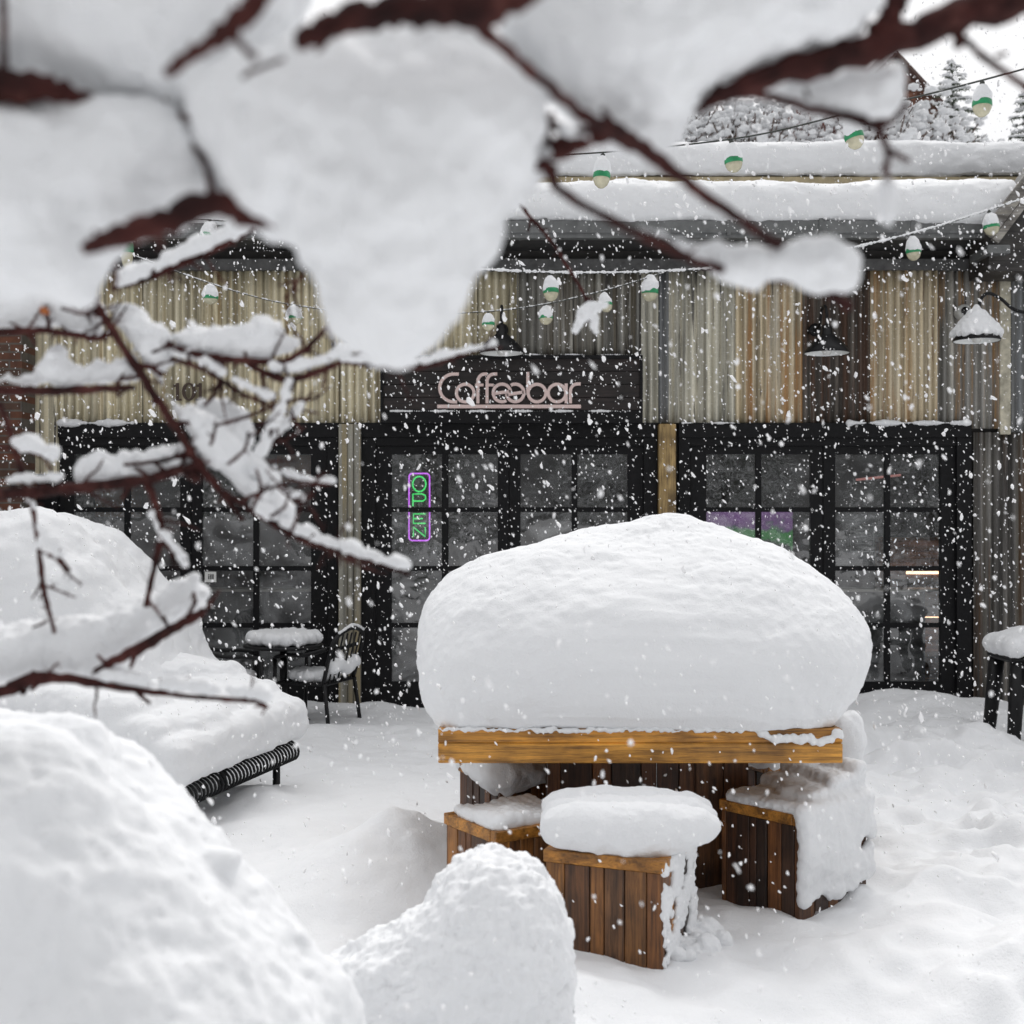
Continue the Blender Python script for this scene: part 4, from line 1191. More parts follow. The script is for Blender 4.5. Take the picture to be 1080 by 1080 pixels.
def arm_chair(cx, cy, face, lab, s=1.0, leg_r=0.016):
    """metal armchair; face: heading the sitter looks at"""
    Mx = Matrix.Translation((cx, cy, 0)) @ Matrix.Rotation(face, 4, 'Z') @ Matrix.Scale(s, 4)
    def L(x, y, z): return Mx @ Vector((x, y, z))
    root = empty('garden_chair', (cx, cy, 0), lab, 'chair')
    w, sz, bz = 0.25, 0.33, 0.72
    m = MB()
    m.box(-w, w, -0.22, 0.22, sz - 0.02, sz, Mx, 0.004)
    for k in range(7):
        m.box(-w + 0.01, w - 0.01, -0.2 + k * 0.06, -0.165 + k * 0.06, sz + 0.001, sz + 0.006, Mx)
    m.build('seat', BLACKMETAL, root)
    for sx_ in (-1, 1):
        MB().tube([L(sx_ * w, 0.22, 0.52), L(sx_ * w, 0.22, sz), L(sx_ * (w + 0.02), 0.25, -0.15)], leg_r * s).build('leg', BLACKMETAL, root, True)
        MB().tube([L(sx_ * w, -0.22, sz), L(sx_ * (w + 0.02), -0.28, -0.15)], leg_r * s).build('leg', BLACKMETAL, root, True)
        MB().tube(catmull([tuple(L(*q)) for q in ((sx_ * w, 0.22, 0.52), (sx_ * (w + 0.02), 0.12, 0.545), (sx_ * (w + 0.02), -0.08, 0.555), (sx_ * w, -0.24, 0.60))], 5), 0.016 * s).build('arm', BLACKMETAL, root, True)
    m = MB()
    m.tube(catmull([tuple(L(*q)) for q in ((-w, -0.21, sz), (-w - 0.01, -0.27, 0.55), (-w + 0.03, -0.31, bz - 0.03), (0, -0.33, bz + 0.03), (w - 0.03, -0.31, bz - 0.03), (w + 0.01, -0.27, 0.55), (w, -0.21, sz))], 6), 0.017 * s)
    for k in range(6):
        x = -w + 0.07 + k * 0.072
        m.tube([L(x, -0.22, sz), L(x, -0.31, bz - 0.01)], 0.008 * s, 6)
    m.build('backrest', BLACKMETAL, root, True)
    balls = []
    for k in range(60):
        an = k * 2.39996; q = math.sqrt((k + 0.5) / 60)
        p = L(0.18 * q * math.cos(an), 0.17 * q * math.sin(an), sz + 0.04); balls.append((p.x, p.y, p.z, 0.05 * s))
    for k in range(9):
        p = L(-0.18 + k * 0.045, -0.26, sz + 0.12 + 0.02 * math.sin(k)); balls.append((p.x, p.y, p.z, 0.055 * s))
    snow_body('snow_cap', balls, 0.012, [(0.008, 0.08, 3)], SNOW, root, 3, int(abs(cx) * 50))
    for k in range(1):
        fr_ = [L(*q) for q in catmull([(-w + 0.05, -0.325, bz - 0.005), (0, -0.34, bz + 0.045), (w - 0.05, -0.325, bz - 0.005)], 14)]
        snow_body('snow', [(p.x, p.y, p.z + 0.012, 0.013 * s) for p in fr_], 0.006, [(0.003, 0.03, 2)], SNOW, root, 2)
    return root
arm_chair(P(246, 0, YC).x, YC - 0.12, R(-72), 'black metal armchair on the snow hump side of the cafe table')
arm_chair(P(332, 0, YC).x, YC + 0.02, R(70), 'black metal armchair against the galvanised post')

# black plastic stool at the right edge
xr = P(1092, 0, 8.95).x
ss = empty('garden_stool', (xr, 8.95, 0), 'heavy black garden stool topped with snow beside the dark siding', 'stool')
MB().box(xr - 0.26, xr + 0.26, 8.72, 9.2, 0.58, 0.635, bev=0.02).build('seat', BLACKMETAL, ss)
for sx_ in (-1, 1):
    for sy_ in (-1, 1):
        lg = MB()
        q0, q1 = Vector((xr + sx_ * 0.20, 8.96 + sy_ * 0.19, 0.59)), Vector((xr + sx_ * 0.26, 8.96 + sy_ * 0.24, -0.15))
        lg.tube([q0, q0.lerp(q1, 0.5), q1], [0.055, 0.05, 0.042], 10)
        lg.build('leg', BLACKMETAL, ss, True)
MB().tube([(xr - 0.19, 8.77, 0.36), (xr + 0.19, 8.77, 0.36)], 0.025, 8).build('stretcher', BLACKMETAL, ss, True)
MB().tube(catmull([(xr - 0.13, 8.70, 0.50), (xr - 0.14, 8.69, 0.62), (xr - 0.05, 8.69, 0.68), (xr + 0.1, 8.69, 0.68), (xr + 0.2, 8.7, 0.6)], 5), 0.014, 8).build('handle', BLACKMETAL, ss, True)
balls = []
for i in range(10):
    for j in range(9):
        balls.append((xr - 0.225 + 0.05 * i, 8.76 + 0.05 * j, 0.69 + 0.05 * math.sin(i / 9 * math.pi), 0.075))
tag(snow_body('snow_cushion', balls, 0.013, [(0.01, 0.1, 3)], SNOW, None, 4, 23), 'snow cushion on the heavy black garden stool', 'snow')

# brick pier at the left edge
def brick_material():
    m, nt, b = newmat('brick')
    t = N(nt, 'ShaderNodeTexBrick')
    nt.links.new(mapping(nt, (1, 1, 1)), t.inputs['Vector'])
    tcn = N(nt, 'ShaderNodeTexCoord'); sp_ = N(nt, 'ShaderNodeSeparateXYZ'); cb = N(nt, 'ShaderNodeCombineXYZ')
    nt.links.new(tcn.outputs['Object'], sp_.inputs[0]); nt.links.new(sp_.outputs['X'], cb.inputs[0]); nt.links.new(sp_.outputs['Z'], cb.inputs[1]); nt.links.new(cb.outputs[0], t.inputs['Vector'])
    t.inputs['Scale'].default_value = 1.0; t.inputs['Brick Width'].default_value = 0.2; t.inputs['Row Height'].default_value = 0.07; t.inputs['Mortar Size'].default_value = 0.008
    t.inputs['Color1'].default_value = (0.13, 0.045, 0.022, 1); t.inputs['Color2'].default_value = (0.07, 0.04, 0.028, 1); t.inputs['Mortar'].default_value = (0.10, 0.09, 0.08, 1)
    n = noise(nt, 12, 4, 0.6, mapping(nt))
    nt.links.new(mix(nt, 0.6, t.outputs[0], ramp(nt, n.outputs[0], [(0.3, (0.4, 0.4, 0.4)), (0.7, (1.2, 1.1, 1.0))]), 'MULTIPLY'), b.inputs['Base Color'])
    b.inputs['Roughness'].default_value = 0.85
    return m
bpx = MB(); bpx.pbox(-260, 23, 300, 800, 10.3, 0.34)
bk = bpx.build('brick_pier', brick_material()); tag(bk, 'red brown brick wall end beside the tan sheets', 'brick wall')
snow_body('snow_cap', lip(-260, 22, 299, 10.45, 0.09), 0.02, [(0.01, 0.1, 3)], SNOW, bk, 3)

# ---------------------------------------------------------------- trees and house on the hill
needle = flat('needles', (0.085, 0.105, 0.07), 0.7, nscale=3, namp=0.5)
trunk_m = flat('trunk_bark', (0.06, 0.045, 0.035), 0.85, nscale=12, namp=0.4)
def conifer(x, y, z, h, lab, seed, wid=0.36):
    rs = np.random.default_rng(seed)
    root = empty('snowy_conifer', (x, y, z), lab, 'tree')
    MB().tube([(x, y, z - 0.3), (x, y, z + h * 0.5), (x, y, z + h)], [h * 0.022, h * 0.014, 0.01], 8).build('trunk', trunk_m, root, True)
    V, Fa, S = [], [], []
    nb = 120
    for k in range(nb):
        t = 0.06 + 0.93 * (k / nb) ** 0.9
        L = h * wid * (1 - t) ** 0.85 * rs.uniform(0.65, 1.15) + 0.05
        an = k * 2.39996 + rs.uniform(-0.3, 0.3)
        base = np.array([x, y, z + h * t])
        dr = np.array([math.cos(an), math.sin(an), -0.25 - 0.25 * rs.random() + 0.5 * t])
        for s in np.linspace(0.12, 1.0, max(4, int(L / 0.06))):
            c = base + dr * L * s + np.array([0, 0, -0.12 * L * s * s])
            for q in range(5):
                a = rs.normal(size=3); a[2] = -abs(a[2]) * 0.6
                a /= np.linalg.norm(a) + 1e-6
                b_ = np.cross(a, rs.normal(size=3)); b_ /= np.linalg.norm(b_) + 1e-6
                ln = rs.uniform(0.07, 0.16) * (h / 6); wd = 0.022 * (h / 6)
                i = len(V); V += [c - b_ * wd, c + b_ * wd, c + a * ln]; Fa.append((i, i + 1, i + 2))
            if rs.random() < 0.5:
                S.append((*(c + np.array([0, 0, 0.035])), rs.uniform(0.045, 0.10) * (h / 6)))
    cr = link('crown', mesh_np('crown', np.array(V), np.array(Fa)), needle, root)
    B = np.array(S)
    sq = np.stack([rs.uniform(0.8, 1.5, len(B)), rs.uniform(0.8, 1.5, len(B)), rs.uniform(0.4, 0.7, len(B))], 1)
    VV = (ICO1_V[None] * B[:, 3][:, None, None] * sq[:, None, :] + B[:, None, :3]).reshape(-1, 3)
    FF = (ICO1_F[None] + (np.arange(len(B)) * len(ICO1_V))[:, None, None]).reshape(-1, 3)
    me = mesh_np('snow', VV, FF); smooth(me)
    link('snow', me, SNOW, root)
hz = lambda x, y: float(hill_h(np.array([x]), np.array([y]))[0])
def at_hill(px, Y): return P(px, 0, Y).x, Y
x, y = at_hill(1004, 38); zb = hz(x, y); conifer(x, y, zb, P(0, 62, 38).z - zb, 'tall snow dusted conifer on the hill beside the brown house', 3)
x, y = at_hill(1092, 36); zb = hz(x, y); conifer(x, y, zb, P(0, 72, 36).z - zb, 'snow dusted conifer cut by the right picture edge', 4)
x, y = at_hill(1180, 42); zb = hz(x, y); conifer(x, y, zb, 8, 'snow dusted conifer standing beyond the picture edge', 5)

src = [o for o in COL.objects if o.get('category') == 'tree']
for k, (x, y, sc_) in enumerate(((-7, -9, 1.0), (-2.5, -13, 1.3), (2.2, -10, 0.95), (6.0, -12, 1.2), (10, -8, 1.0), (-12, -12, 1.3))):  # unseen conifers added behind the camera to vary the pane reflections
    a = src[k % 2]
    o = a.copy(); COL.objects.link(o); o.location = (x, y, 0); o.scale = (sc_, sc_, sc_); o.rotation_euler = (0, 0, k * 1.3)
    o['label'] = 'added snow dusted conifer behind the viewer, unseen, for reflections in the door panes'; o['group'] = 'unseen conifers added for pane reflections'
    for ch in list(a.children):
        c = ch.copy(); COL.objects.link(c); c.parent = o; c.matrix_parent_inverse = Matrix.Translation(-a.location)

def shrub_mesh(seed, tw=240):
    rs = np.random.default_rng(seed)
    a, s = MB(), []
    V, Fa = [], []
    for k in range(tw):
        d0 = rs.normal(size=3); d0[2] = abs(d0[2]) + 0.25; d0 /= np.linalg.norm(d0)
        L = rs.uniform(0.6, 1.25); pts = []
        p = np.array([rs.normal() * 0.12, rs.normal() * 0.12, 0.0]); dd = d0.copy()
        for q in range(6):
            pts.append(p.copy()); dd = dd + rs.normal(size=3) * 0.22; dd /= np.linalg.norm(dd); p = p + dd * L / 5
            if q > 1 and rs.random() < 0.55: s.append((*(p + np.array([0, 0, 0.02])), rs.uniform(0.025, 0.075)))
        for A, B in zip(pts, pts[1:]):
            sd_ = np.cross(B - A, rs.normal(size=3)); sd_ /= np.linalg.norm(sd_) + 1e-6
            i = len(V); V += [A - sd_ * 0.012, A + sd_ * 0.012, B + sd_ * 0.009, B - sd_ * 0.009]; Fa.append((i, i + 1, i + 2, i + 3))
    B = np.array(s)
    VV = (ICO1_V[None] * B[:, 3][:, None, None] * np.array([1.2, 1.2, 0.75]) + B[:, None, :3]).reshape(-1, 3)
    FF = (ICO1_F[None] + (np.arange(len(B)) * len(ICO1_V))[:, None, None]).reshape(-1, 3)
    m2 = mesh_np('snow', VV, FF); smooth(m2)
    return mesh_np('twigs', np.array(V), np.array(Fa)), m2
twig_brown = flat('twig_brown', (0.11, 0.075, 0.06), 0.8, nscale=2, namp=0.5)
twig_red = flat('twig_red', (0.17, 0.06, 0.045), 0.8, nscale=2, namp=0.5)
kinds = [shrub_mesh(k) for k in (1, 2, 3)]
for m_, s_ in kinds:
    m_.materials.append(twig_brown); s_.materials.append(SNOW)
kr = shrub_mesh(9); kr[0].materials.append(twig_red); kr[1].materials.append(SNOW)
rs = np.random.default_rng(5)
k = 0
for px in list(range(690, 965, 14)):
    Y = rs.uniform(31, 37); x = P(px, 0, Y).x
    red = 815 < px < 900
    m_, s_ = kr if red else kinds[k % 3]
    k += 1
    root = empty('snowy_shrub', (x, Y, 0), 'red twigged bare shrub with snow beyond the roofs' if red else 'bare brown shrub laden with snow beyond the roofs', 'shrub', 'red twigged shrubs beyond the roofs' if red else 'bare shrubs beyond the roofs')
    top = P(0, 118 + 14 * abs(math.sin(px * 0.03)), Y).z
    sc = 1.5 + 0.5 * rs.random()
    root.location = (x, Y, top - sc * 1.0); root.scale = (sc, sc, sc); root.rotation_euler = (0, 0, rs.uniform(0, 6))
    for nm, me in (('twigs', m_), ('snow', s_)):
        o = bpy.data.objects.new(nm, me); COL.objects.link(o); o.parent = root
# brown house
hx0, hx1, Yh = P(890, 0, 44).x, P(994, 0, 44).x, 44.0
hs_ = empty('hill_house', ((hx0 + hx1) / 2, Yh, 10), 'brown shingled gable house behind the conifer on the hill', 'house')
zb, ze, zp = 8.0, P(0, 118, Yh).z, P(0, 62, Yh).z
xm = (hx0 + hx1) / 2
shingle = wood('shingles', [(0.16, 0.075, 0.05), (0.21, 0.10, 0.07), (0.13, 0.065, 0.05)], 'X', 9, 0.8, 6)
MB().prism([(hx0, zb), (hx1, zb), (hx1, ze), (xm, zp), (hx0, ze)], Yh, Yh + 7).build('wall', shingle, hs_)
for sgn, xe in ((-1, hx0), (1, hx1)):
    dx, dz = xe - xm, ze - zp
    q = [(xm, zp + 0.02), (xm + dx * 1.1, zp + dz * 1.1 + 0.02), (xm + dx * 1.1, zp + dz * 1.1 + 0.16), (xm, zp + 0.18)]
    MB().prism(q, Yh - 0.4, Yh + 7.3).build('roof', flat('house_roof', (0.10, 0.06, 0.05), 0.7), hs_)
MB().prism([(xm - 0.02, zp + 0.2), (hx0 - 0.2, ze + 0.1), (hx0 - 0.2, ze + 0.5), (xm, zp + 0.6), (hx1 + 0.1, ze + 0.5), (hx1 + 0.1, ze + 0.15)], Yh + 0.3, Yh + 7.2).build('roof_snow', SNOW, hs_)
MB().box(xm - 0.4, xm + 0.4, Yh - 0.03, Yh, ze - 1.3, ze - 0.3).build('window', flat('house_window', (0.05, 0.06, 0.07), 0.2), hs_)

# ---------------------------------------------------------------- snow humps
def hump(name, poly, d, rmax, vox, layers, lab, seed, lay=(0.0,), mat=SNOW, sm=6, lumps=()):
    B = inflate(poly, d, rmax, layers=lay)
    B0 = list(B)
    for n_, px_ in lumps: B = B + crumbs(B0, d, n_, px_, seed + n_)[len(B0):]
    return tag(snow_body(name, B, vox, layers, mat, None, sm, seed), lab, 'snow')
hump('snow_hump', [(-420, 640), (-300, 570), (-100, 545), (0, 541), (85, 538), (115, 552), (145, 577), (160, 600), (168, 612), (192, 630), (208, 645), (216, 680), (230, 702), (250, 722), (262, 742), (250, 820), (-420, 860)],
     8.2, 0.5, 0.025, [(0.035, 0.5, 3), (0.014, 0.12, 3), (0.005, 0.04, 2)], 'wide rounded snow hump behind the bench and beside the cafe table', 31, (0.0, -0.35, -0.7))
hump('snow_hump', [(-260, 715), (-60, 738), (50, 742), (104, 758), (140, 792), (190, 842), (225, 880), (272, 930), (316, 986), (360, 1045), (390, 1100), (430, 1500), (300, 1700), (-260, 1700)],
     2.05, 0.30, 0.009, [(0.018, 0.22, 3), (0.008, 0.08, 3), (0.004, 0.02, 3)], 'big blurred snow bank filling the near corner', 33, (0.0, -0.15), SNOW_NEAR, 6, ((60, 28), (60, 16)))
hump('snow_hump', [(230, 1260), (240, 1120), (275, 1068), (325, 1034), (372, 1006), (412, 984), (442, 962), (460, 938), (478, 916), (502, 903), (530, 902), (558, 911), (578, 932), (592, 954), (602, 980), (604, 1003), (608, 1028), (606, 1060), (612, 1100), (640, 1260)],
     3.1, 0.16, 0.007, [(0.010, 0.10, 3), (0.007, 0.04, 3), (0.005, 0.013, 3)], 'fluffy round snow hump in front of the nearest stool', 35, (0.0, 0.1), SNOW_NEAR, 4, ((45, 20), (120, 11)))
# ---------------------------------------------------------------- near branches and their snow
def limb(lab, main, twigs, spur=0.5, sprigs=0):
    """main: (px, py, d, width px); twigs: lists of the same"""
    root = empty('tree_branch', P(main[0][0], main[0][1], main[0][2]), lab, 'branch', None)
    def build(pts, name, seg):
        sm = catmull(pts, 6)
        path, rad = [], []
        for i, (x, y, d, w) in enumerate(sm):
            k = 0.10 * w
            path.append(P(x + random.uniform(-k, k), y + random.uniform(-k, k), d)); rad.append(max(0.0012, w / 2 / F * d * (0.84 if d < 1.3 else 0.92) * random.uniform(0.86, 1.16)))
        mb = MB(); mb.tube(path, rad, seg, True, 0.07)
        for i in range(2, len(path) - 1):       # buds and short spurs
            if random.random() < spur * 0.35:
                dr = Vector((random.uniform(-1, 1), random.uniform(-0.7, 0.7), random.uniform(-0.8, 0.8))).normalized()
                L = rad[i] * random.uniform(2.0, 4.5) + 0.004
                mb.tube([path[i], path[i] + dr * L * 0.6, path[i] + dr * L], [rad[i] * 0.55, rad[i] * 0.4, rad[i] * 0.28], 6)
        return mb.build(name, BARK, root, True)
    build(main, 'branch', 12)
    for t in twigs: build(t, 'twig', 8)
    lines = [main] + [t for t in twigs if len(t) > 2]
    for k in range(sprigs):
        L = lines[k % len(lines)]
        c = catmull(L, 6); i = random.randrange(2, len(c) - 1)
        x, y, d, w = c[i]
        dx, dy = c[i][0] - c[i - 1][0], c[i][1] - c[i - 1][1]
        a = math.atan2(dy, dx) + random.choice((-1, 1)) * random.uniform(0.5, 1.2)
        ln = random.uniform(14, 46)
        pts = []
        for q in range(4):
            pts.append((x, y, d, max(1.6, 3.6 - 0.6 * q)))
            a += random.uniform(-0.4, 0.4)
            x += ln / 3 * math.cos(a); y += ln / 3 * math.sin(a); d += random.uniform(-0.006, 0.006)
        build(pts, 'twig', 6)
    return root
def ridge(parent, pts, r_px, lift=0.7, seed=0, gap=0.1, var=0.45):
    """snow lying along a twig; pts as in limb"""
    sm = catmull(pts, 14)
    balls = []
    ph = random.uniform(0, 6)
    for i, (x, y, d, w) in enumerate(sm):
        v = 0.5 + 0.5 * math.sin(i * 0.55 + ph) * math.sin(i * 0.21 + 2 * ph)
        if v < gap: continue
        rp = r_px * (1 - var + 2 * var * v) 
        for q in range(2):
            c = P(x + random.uniform(-2, 2), y - w * 0.3 - rp * lift + random.uniform(-1.5, 1.5), d)
            balls.append((c.x, c.y + random.uniform(-0.3, 0.3) * rp / F * d, c.z, rp / F * d * random.uniform(0.8, 1.1)))
    dm = sm[0][2]
    balls = crumbs(balls, dm, len(sm), r_px * 0.6, seed)
    return snow_body('snow', balls, max(0.0022, r_px * 0.22 / F * dm), [(0.14 * r_px / F * dm, r_px * 0.9 / F * dm, 3)], SNOW_NEAR, parent, 2, seed)
def clump(lab, poly, d, rmax, seed, lay=(0.0,), rough=1.0):
    if d > 1.5:
        B = crumbs(inflate(poly, d, rmax, layers=lay), d, 160, 6, seed)
        return tag(snow_body('snow_clump', B, 0.0034, [(0.006 * rough, 0.05, 3), (0.0035 * rough, 0.013, 3)], SNOW_NEAR, None, 2, seed), lab, 'snow', None)
    return tag(snow_body('snow_clump', inflate(poly, d, rmax, layers=lay), 0.0036, [(0.010 * rough, 0.07, 3), (0.0035 * rough, 0.016, 3)], SNOW_NEAR, None, 6, seed), lab, 'snow', None)

# --- top left
limb('thick blurred red brown branch entering at the upper left edge', [(-90, 92, 0.92, 50), (-10, 93, 0.92, 46), (45, 92, 0.92, 36), (85, 102, 0.93, 18), (110, 105, 0.94, 7), (150, 107, 0.95, 8)],
     [[(150, 107, 0.95, 9), (165, 112, 0.95, 8), (190, 122, 0.94, 8), (232, 135, 0.93, 9)],
      [(170, 115, 0.95, 6), (192, 135, 0.94, 8), (212, 165, 0.93, 9), (222, 195, 0.92, 11), (222, 215, 0.92, 13)], [(0, -20, 0.9, 10), (5, 25, 0.9, 9), (4, 60, 0.91, 10), (8, 85, 0.92, 10)]], 0.1)
limb('stubby dark red branch carrying the left snow clump', [(300, 238, 0.97, 10), (262, 228, 0.93, 26), (225, 214, 0.91, 34), (170, 235, 0.90, 34), (120, 252, 0.90, 28), (88, 262, 0.90, 14)],
     [[(235, 212, 0.92, 14), (245, 200, 0.92, 8)], [(110, 255, 0.9, 7), (100, 243, 0.9, 5)], [(124, 262, 1.2, 5), (122, 285, 1.2, 6), (121, 312, 1.2, 5)], [(170, 250, 0.92, 10), (168, 262, 0.93, 6)]], 0.15)
clump('blurred snow clump on the upper left branch, filling the picture corner', [(-150, 80), (-40, 74), (30, 66), (70, 82), (110, 102), (150, 103), (190, 120), (235, 100), (260, 60), (300, 20), (330, -60), (250, -120), (-150, -120)], 0.97, 0.09, 51, (0.0, 0.06))
clump('blurred snow clump on the stubby dark red branch', [(-140, 128), (-20, 118), (60, 112), (150, 106), (188, 130), (212, 165), (224, 205), (190, 216), (145, 236), (100, 252), (92, 272), (86, 292), (70, 312), (40, 305), (0, 294), (-60, 300), (-140, 290)], 0.95, 0.075, 52, (0.0, 0.05))
# --- top middle
limb('thick blurred branch along the top edge with a long twig reaching to the right', [(175, 78, 0.80, 14), (200, 58, 0.79, 18), (235, 38, 0.78, 22), (262, 8, 0.78, 30), (290, -30, 0.78, 34)],
     [[(228, 44, 0.78, 14), (232, 28, 0.78, 12), (270, 62, 0.78, 10)], [(255, 82, 0.82, 7), (268, 74, 0.82, 7), (300, 62, 0.82, 6)], [(335, 55, 0.8, 6), (345, 38, 0.8, 14), (360, 28, 0.79, 8)],
      [(312, 44, 0.80, 22), (355, 26, 0.80, 36), (410, 14, 0.80, 42), (460, 8, 0.80, 46), (505, 8, 0.80, 52), (560, -25, 0.80, 52)],
      [(490, 12, 0.80, 30), (510, 30, 0.81, 20), (540, 58, 0.84, 15), (580, 92, 0.88, 15), (620, 125, 0.92, 16), (655, 142, 0.95, 24), (690, 165, 0.98, 18), (740, 203, 1.02, 15), (790, 238, 1.06, 14), (825, 262, 1.10, 14)]], 0.12)
clump('largest blurred snow clump, hanging in the upper middle', [(186, 72), (235, 72), (300, 50), (345, 36), (400, 20), (470, 8), (508, 22), (548, 68), (572, 112), (580, 135), (565, 165), (560, 185), (540, 212), (532, 245), (522, 268), (503, 276), (497, 300), (470, 318), (455, 335), (432, 352), (408, 368), (385, 368), (358, 348), (340, 318), (328, 285), (312, 255), (298, 240), (270, 225), (240, 205), (215, 165), (196, 120)], 0.93, 0.085, 53, (0.0, 0.07))
clump('blurred snow clump between the long twig and the upper right branch', [(522, 12), (570, -60), (640, -110), (960, -110), (935, 5), (880, 40), (830, 58), (785, 72), (752, 95), (738, 118), (715, 135), (690, 141), (660, 136), (620, 108), (580, 78), (545, 45)], 0.97, 0.085, 54, (0.0, 0.06))
# --- top right
br = limb('thick blurred red brown branch descending from the upper right corner', [(1180, -40, 0.98, 48), (1090, -6, 0.99, 44), (1010, 18, 1.0, 40), (940, 45, 1.0, 36), (880, 58, 1.0, 40), (820, 78, 1.0, 30), (770, 96, 1.0, 26), (735, 118, 1.0, 10)],
     [[(925, 40, 1.0, 30), (945, 5, 1.0, 30), (965, -40, 1.0, 30)], [(1008, 28, 1.0, 24), (1012, 50, 1.0, 12)], [(1005, 30, 1.02, 10), (1035, 58, 1.04, 9), (1062, 78, 1.06, 9), (1110, 112, 1.1, 8)], [(1050, 60, 1.05, 6), (1062, 56, 1.05, 5)],
      [(760, 100, 1.0, 12), (800, 100, 1.02, 12), (850, 113, 1.04, 11), (900, 125, 1.05, 12), (925, 132, 1.06, 14), (950, 118, 1.07, 9), (955, 105, 1.07, 6)], [(850, 95, 1.02, 5), (852, 103, 1.02, 6)],
      [(925, 132, 1.06, 11), (936, 160, 1.07, 9), (934, 180, 1.07, 8), (940, 192, 1.08, 5)], [(936, 158, 1.07, 9), (958, 170, 1.08, 7)]], 0.12)
clump('grey wedge of snow caught beneath the upper right branch', [(800, 97), (850, 86), (900, 70), (940, 62), (957, 58), (962, 78), (957, 105), (945, 118), (925, 130), (890, 121), (850, 110), (815, 100)], 1.06, 0.04, 55)
clump('small blurred icy drip under the hanging twig tip', [(930, 190), (940, 188), (946, 205), (944, 230), (937, 240), (929, 228), (928, 205)], 1.08, 0.02, 56, (0.0,), 0.5)
# twig under the knot, ending with the snowball
limb('blurred twig sloping down to a snowball before the dark sheet', [(545, 165, 0.98, 8), (565, 172, 0.98, 14), (580, 178, 0.98, 18), (592, 202, 1.0, 13), (640, 230, 1.02, 12), (690, 255, 1.05, 12), (740, 277, 1.08, 11), (790, 290, 1.1, 9), (840, 295, 1.12, 14), (870, 308, 1.12, 12), (898, 324, 1.12, 14)],
     [[(585, 160, 0.97, 26), (600, 150, 0.97, 30), (640, 140, 0.97, 22)], [(578, 152, 0.97, 12), (572, 128, 0.97, 10), (585, 120, 0.97, 8)], [(575, 125, 0.97, 6), (580, 140, 0.97, 10)]], 0.12)
clump('blurred snow ridge and round snowball at the twig end', [(650, 232), (690, 236), (720, 246), (742, 254), (765, 252), (790, 262), (815, 262), (830, 255), (850, 246), (880, 244), (902, 254), (912, 272), (913, 292), (903, 312), (882, 320), (855, 312), (838, 298), (815, 294), (800, 304), (775, 302), (755, 284), (720, 268)], 1.10, 0.04, 57)
clump('blurred bit of snow caught in the dark twig knot', [(582, 130), (598, 124), (615, 135), (632, 140), (625, 152), (600, 150), (586, 143)], 0.955, 0.02, 58, (0.0,), 0.6)
# sharp hanging twig in the middle
tw_main = [(540, 205, 2.4, 5), (560, 230, 2.4, 4.5), (582, 255, 2.4, 4), (602, 287, 2.4, 4), (617, 313, 2.4, 4), (620, 335, 2.4, 3)]
l = limb('thin hanging twig with a snow tuft in front of the dark sheets', tw_main, [[(617, 313, 2.4, 3), (635, 322, 2.4, 2.5)], [(560, 230, 2.4, 3), (557, 244, 2.4, 3)], [(618, 325, 2.4, 3), (607, 345, 2.4, 2)], [(620, 335, 2.4, 2.5), (628, 350, 2.4, 2)]], 0.8)
tuft = crumbs(inflate([(603, 350), (607, 338), (613, 328), (617, 318), (626, 319), (641, 318), (643, 323), (630, 328), (631, 348), (625, 354), (621, 336), (614, 344), (609, 355)], 2.4, 0.008), 2.4, 60, 4, 3)
snow_body('snow', tuft + [(*P(x_, y_, 2.4), 0.004) for x_, y_ in ((584, 254), (590, 264), (596, 272), (576, 244), (600, 282))], 0.003, [(0.003, 0.012, 3)], SNOW_NEAR, l, 2)

# --- left tangle, sharper and further away
D = 1.75
def dd_(pts, d=D): return [(x, y, d + off, w) for x, y, w, off in [(p + (0.0,))[:4] if len(p) == 3 else p for p in pts]]
m1 = dd_([(74, 278, 9), (95, 310, 9), (112, 338, 9), (140, 382, 10), (165, 420, 10), (190, 458, 10), (210, 490, 10), (236, 522, 8), (256, 548, 6)])
l1 = limb('long slanting twig crossing the tan wall from upper left down past the posts', m1,
          [dd_([(236, 520, 8), (270, 540, 8), (310, 565, 8), (345, 578, 7), (385, 590, 6), (432, 606, 4)]), dd_([(330, 574, 6), (370, 582, 5), (425, 600, 3)]), dd_([(188, 446, 5), (206, 446, 5)]), dd_([(140, 385, 7), (160, 388, 7), (170, 396, 5)]),
           dd_([(205, 475, 6), (170, 486, 5), (130, 490, 4)]), dd_([(265, 538, 5), (275, 515, 4), (270, 495, 3)], 1.69), dd_([(256, 528, 5), (282, 516, 4), (312, 508, 3), (348, 511, 2.5)], 1.70), dd_([(308, 560, 4), (318, 534, 3.5), (332, 518, 2.5)], 1.70), dd_([(222, 470, 4), (226, 456, 4), (228, 446, 3)], 1.68), dd_([(285, 545, 4), (300, 535, 3.5), (306, 520, 2.5), (322, 512, 2)], 1.69), dd_([(352, 580, 4), (362, 590, 3.5), (408, 606, 3)], 1.72), dd_([(240, 490, 4), (258, 474, 4), (262, 455, 3)], 1.69), dd_([(160, 372, 4), (178, 366, 4), (192, 372, 3)], 1.70), dd_([(345, 578, 5), (335, 600, 3)])], 0.8, 15)
clump('snow lying on the long slanting twig', [(108, 322), (130, 318), (155, 330), (178, 350), (184, 378), (172, 392), (176, 412), (192, 430), (222, 436), (244, 444), (262, 462), (266, 488), (258, 500), (280, 512), (300, 522), (312, 545), (300, 556), (262, 528), (240, 506), (212, 480), (190, 445), (168, 408), (142, 368), (122, 342)], D + 0.02, 0.03, 61)
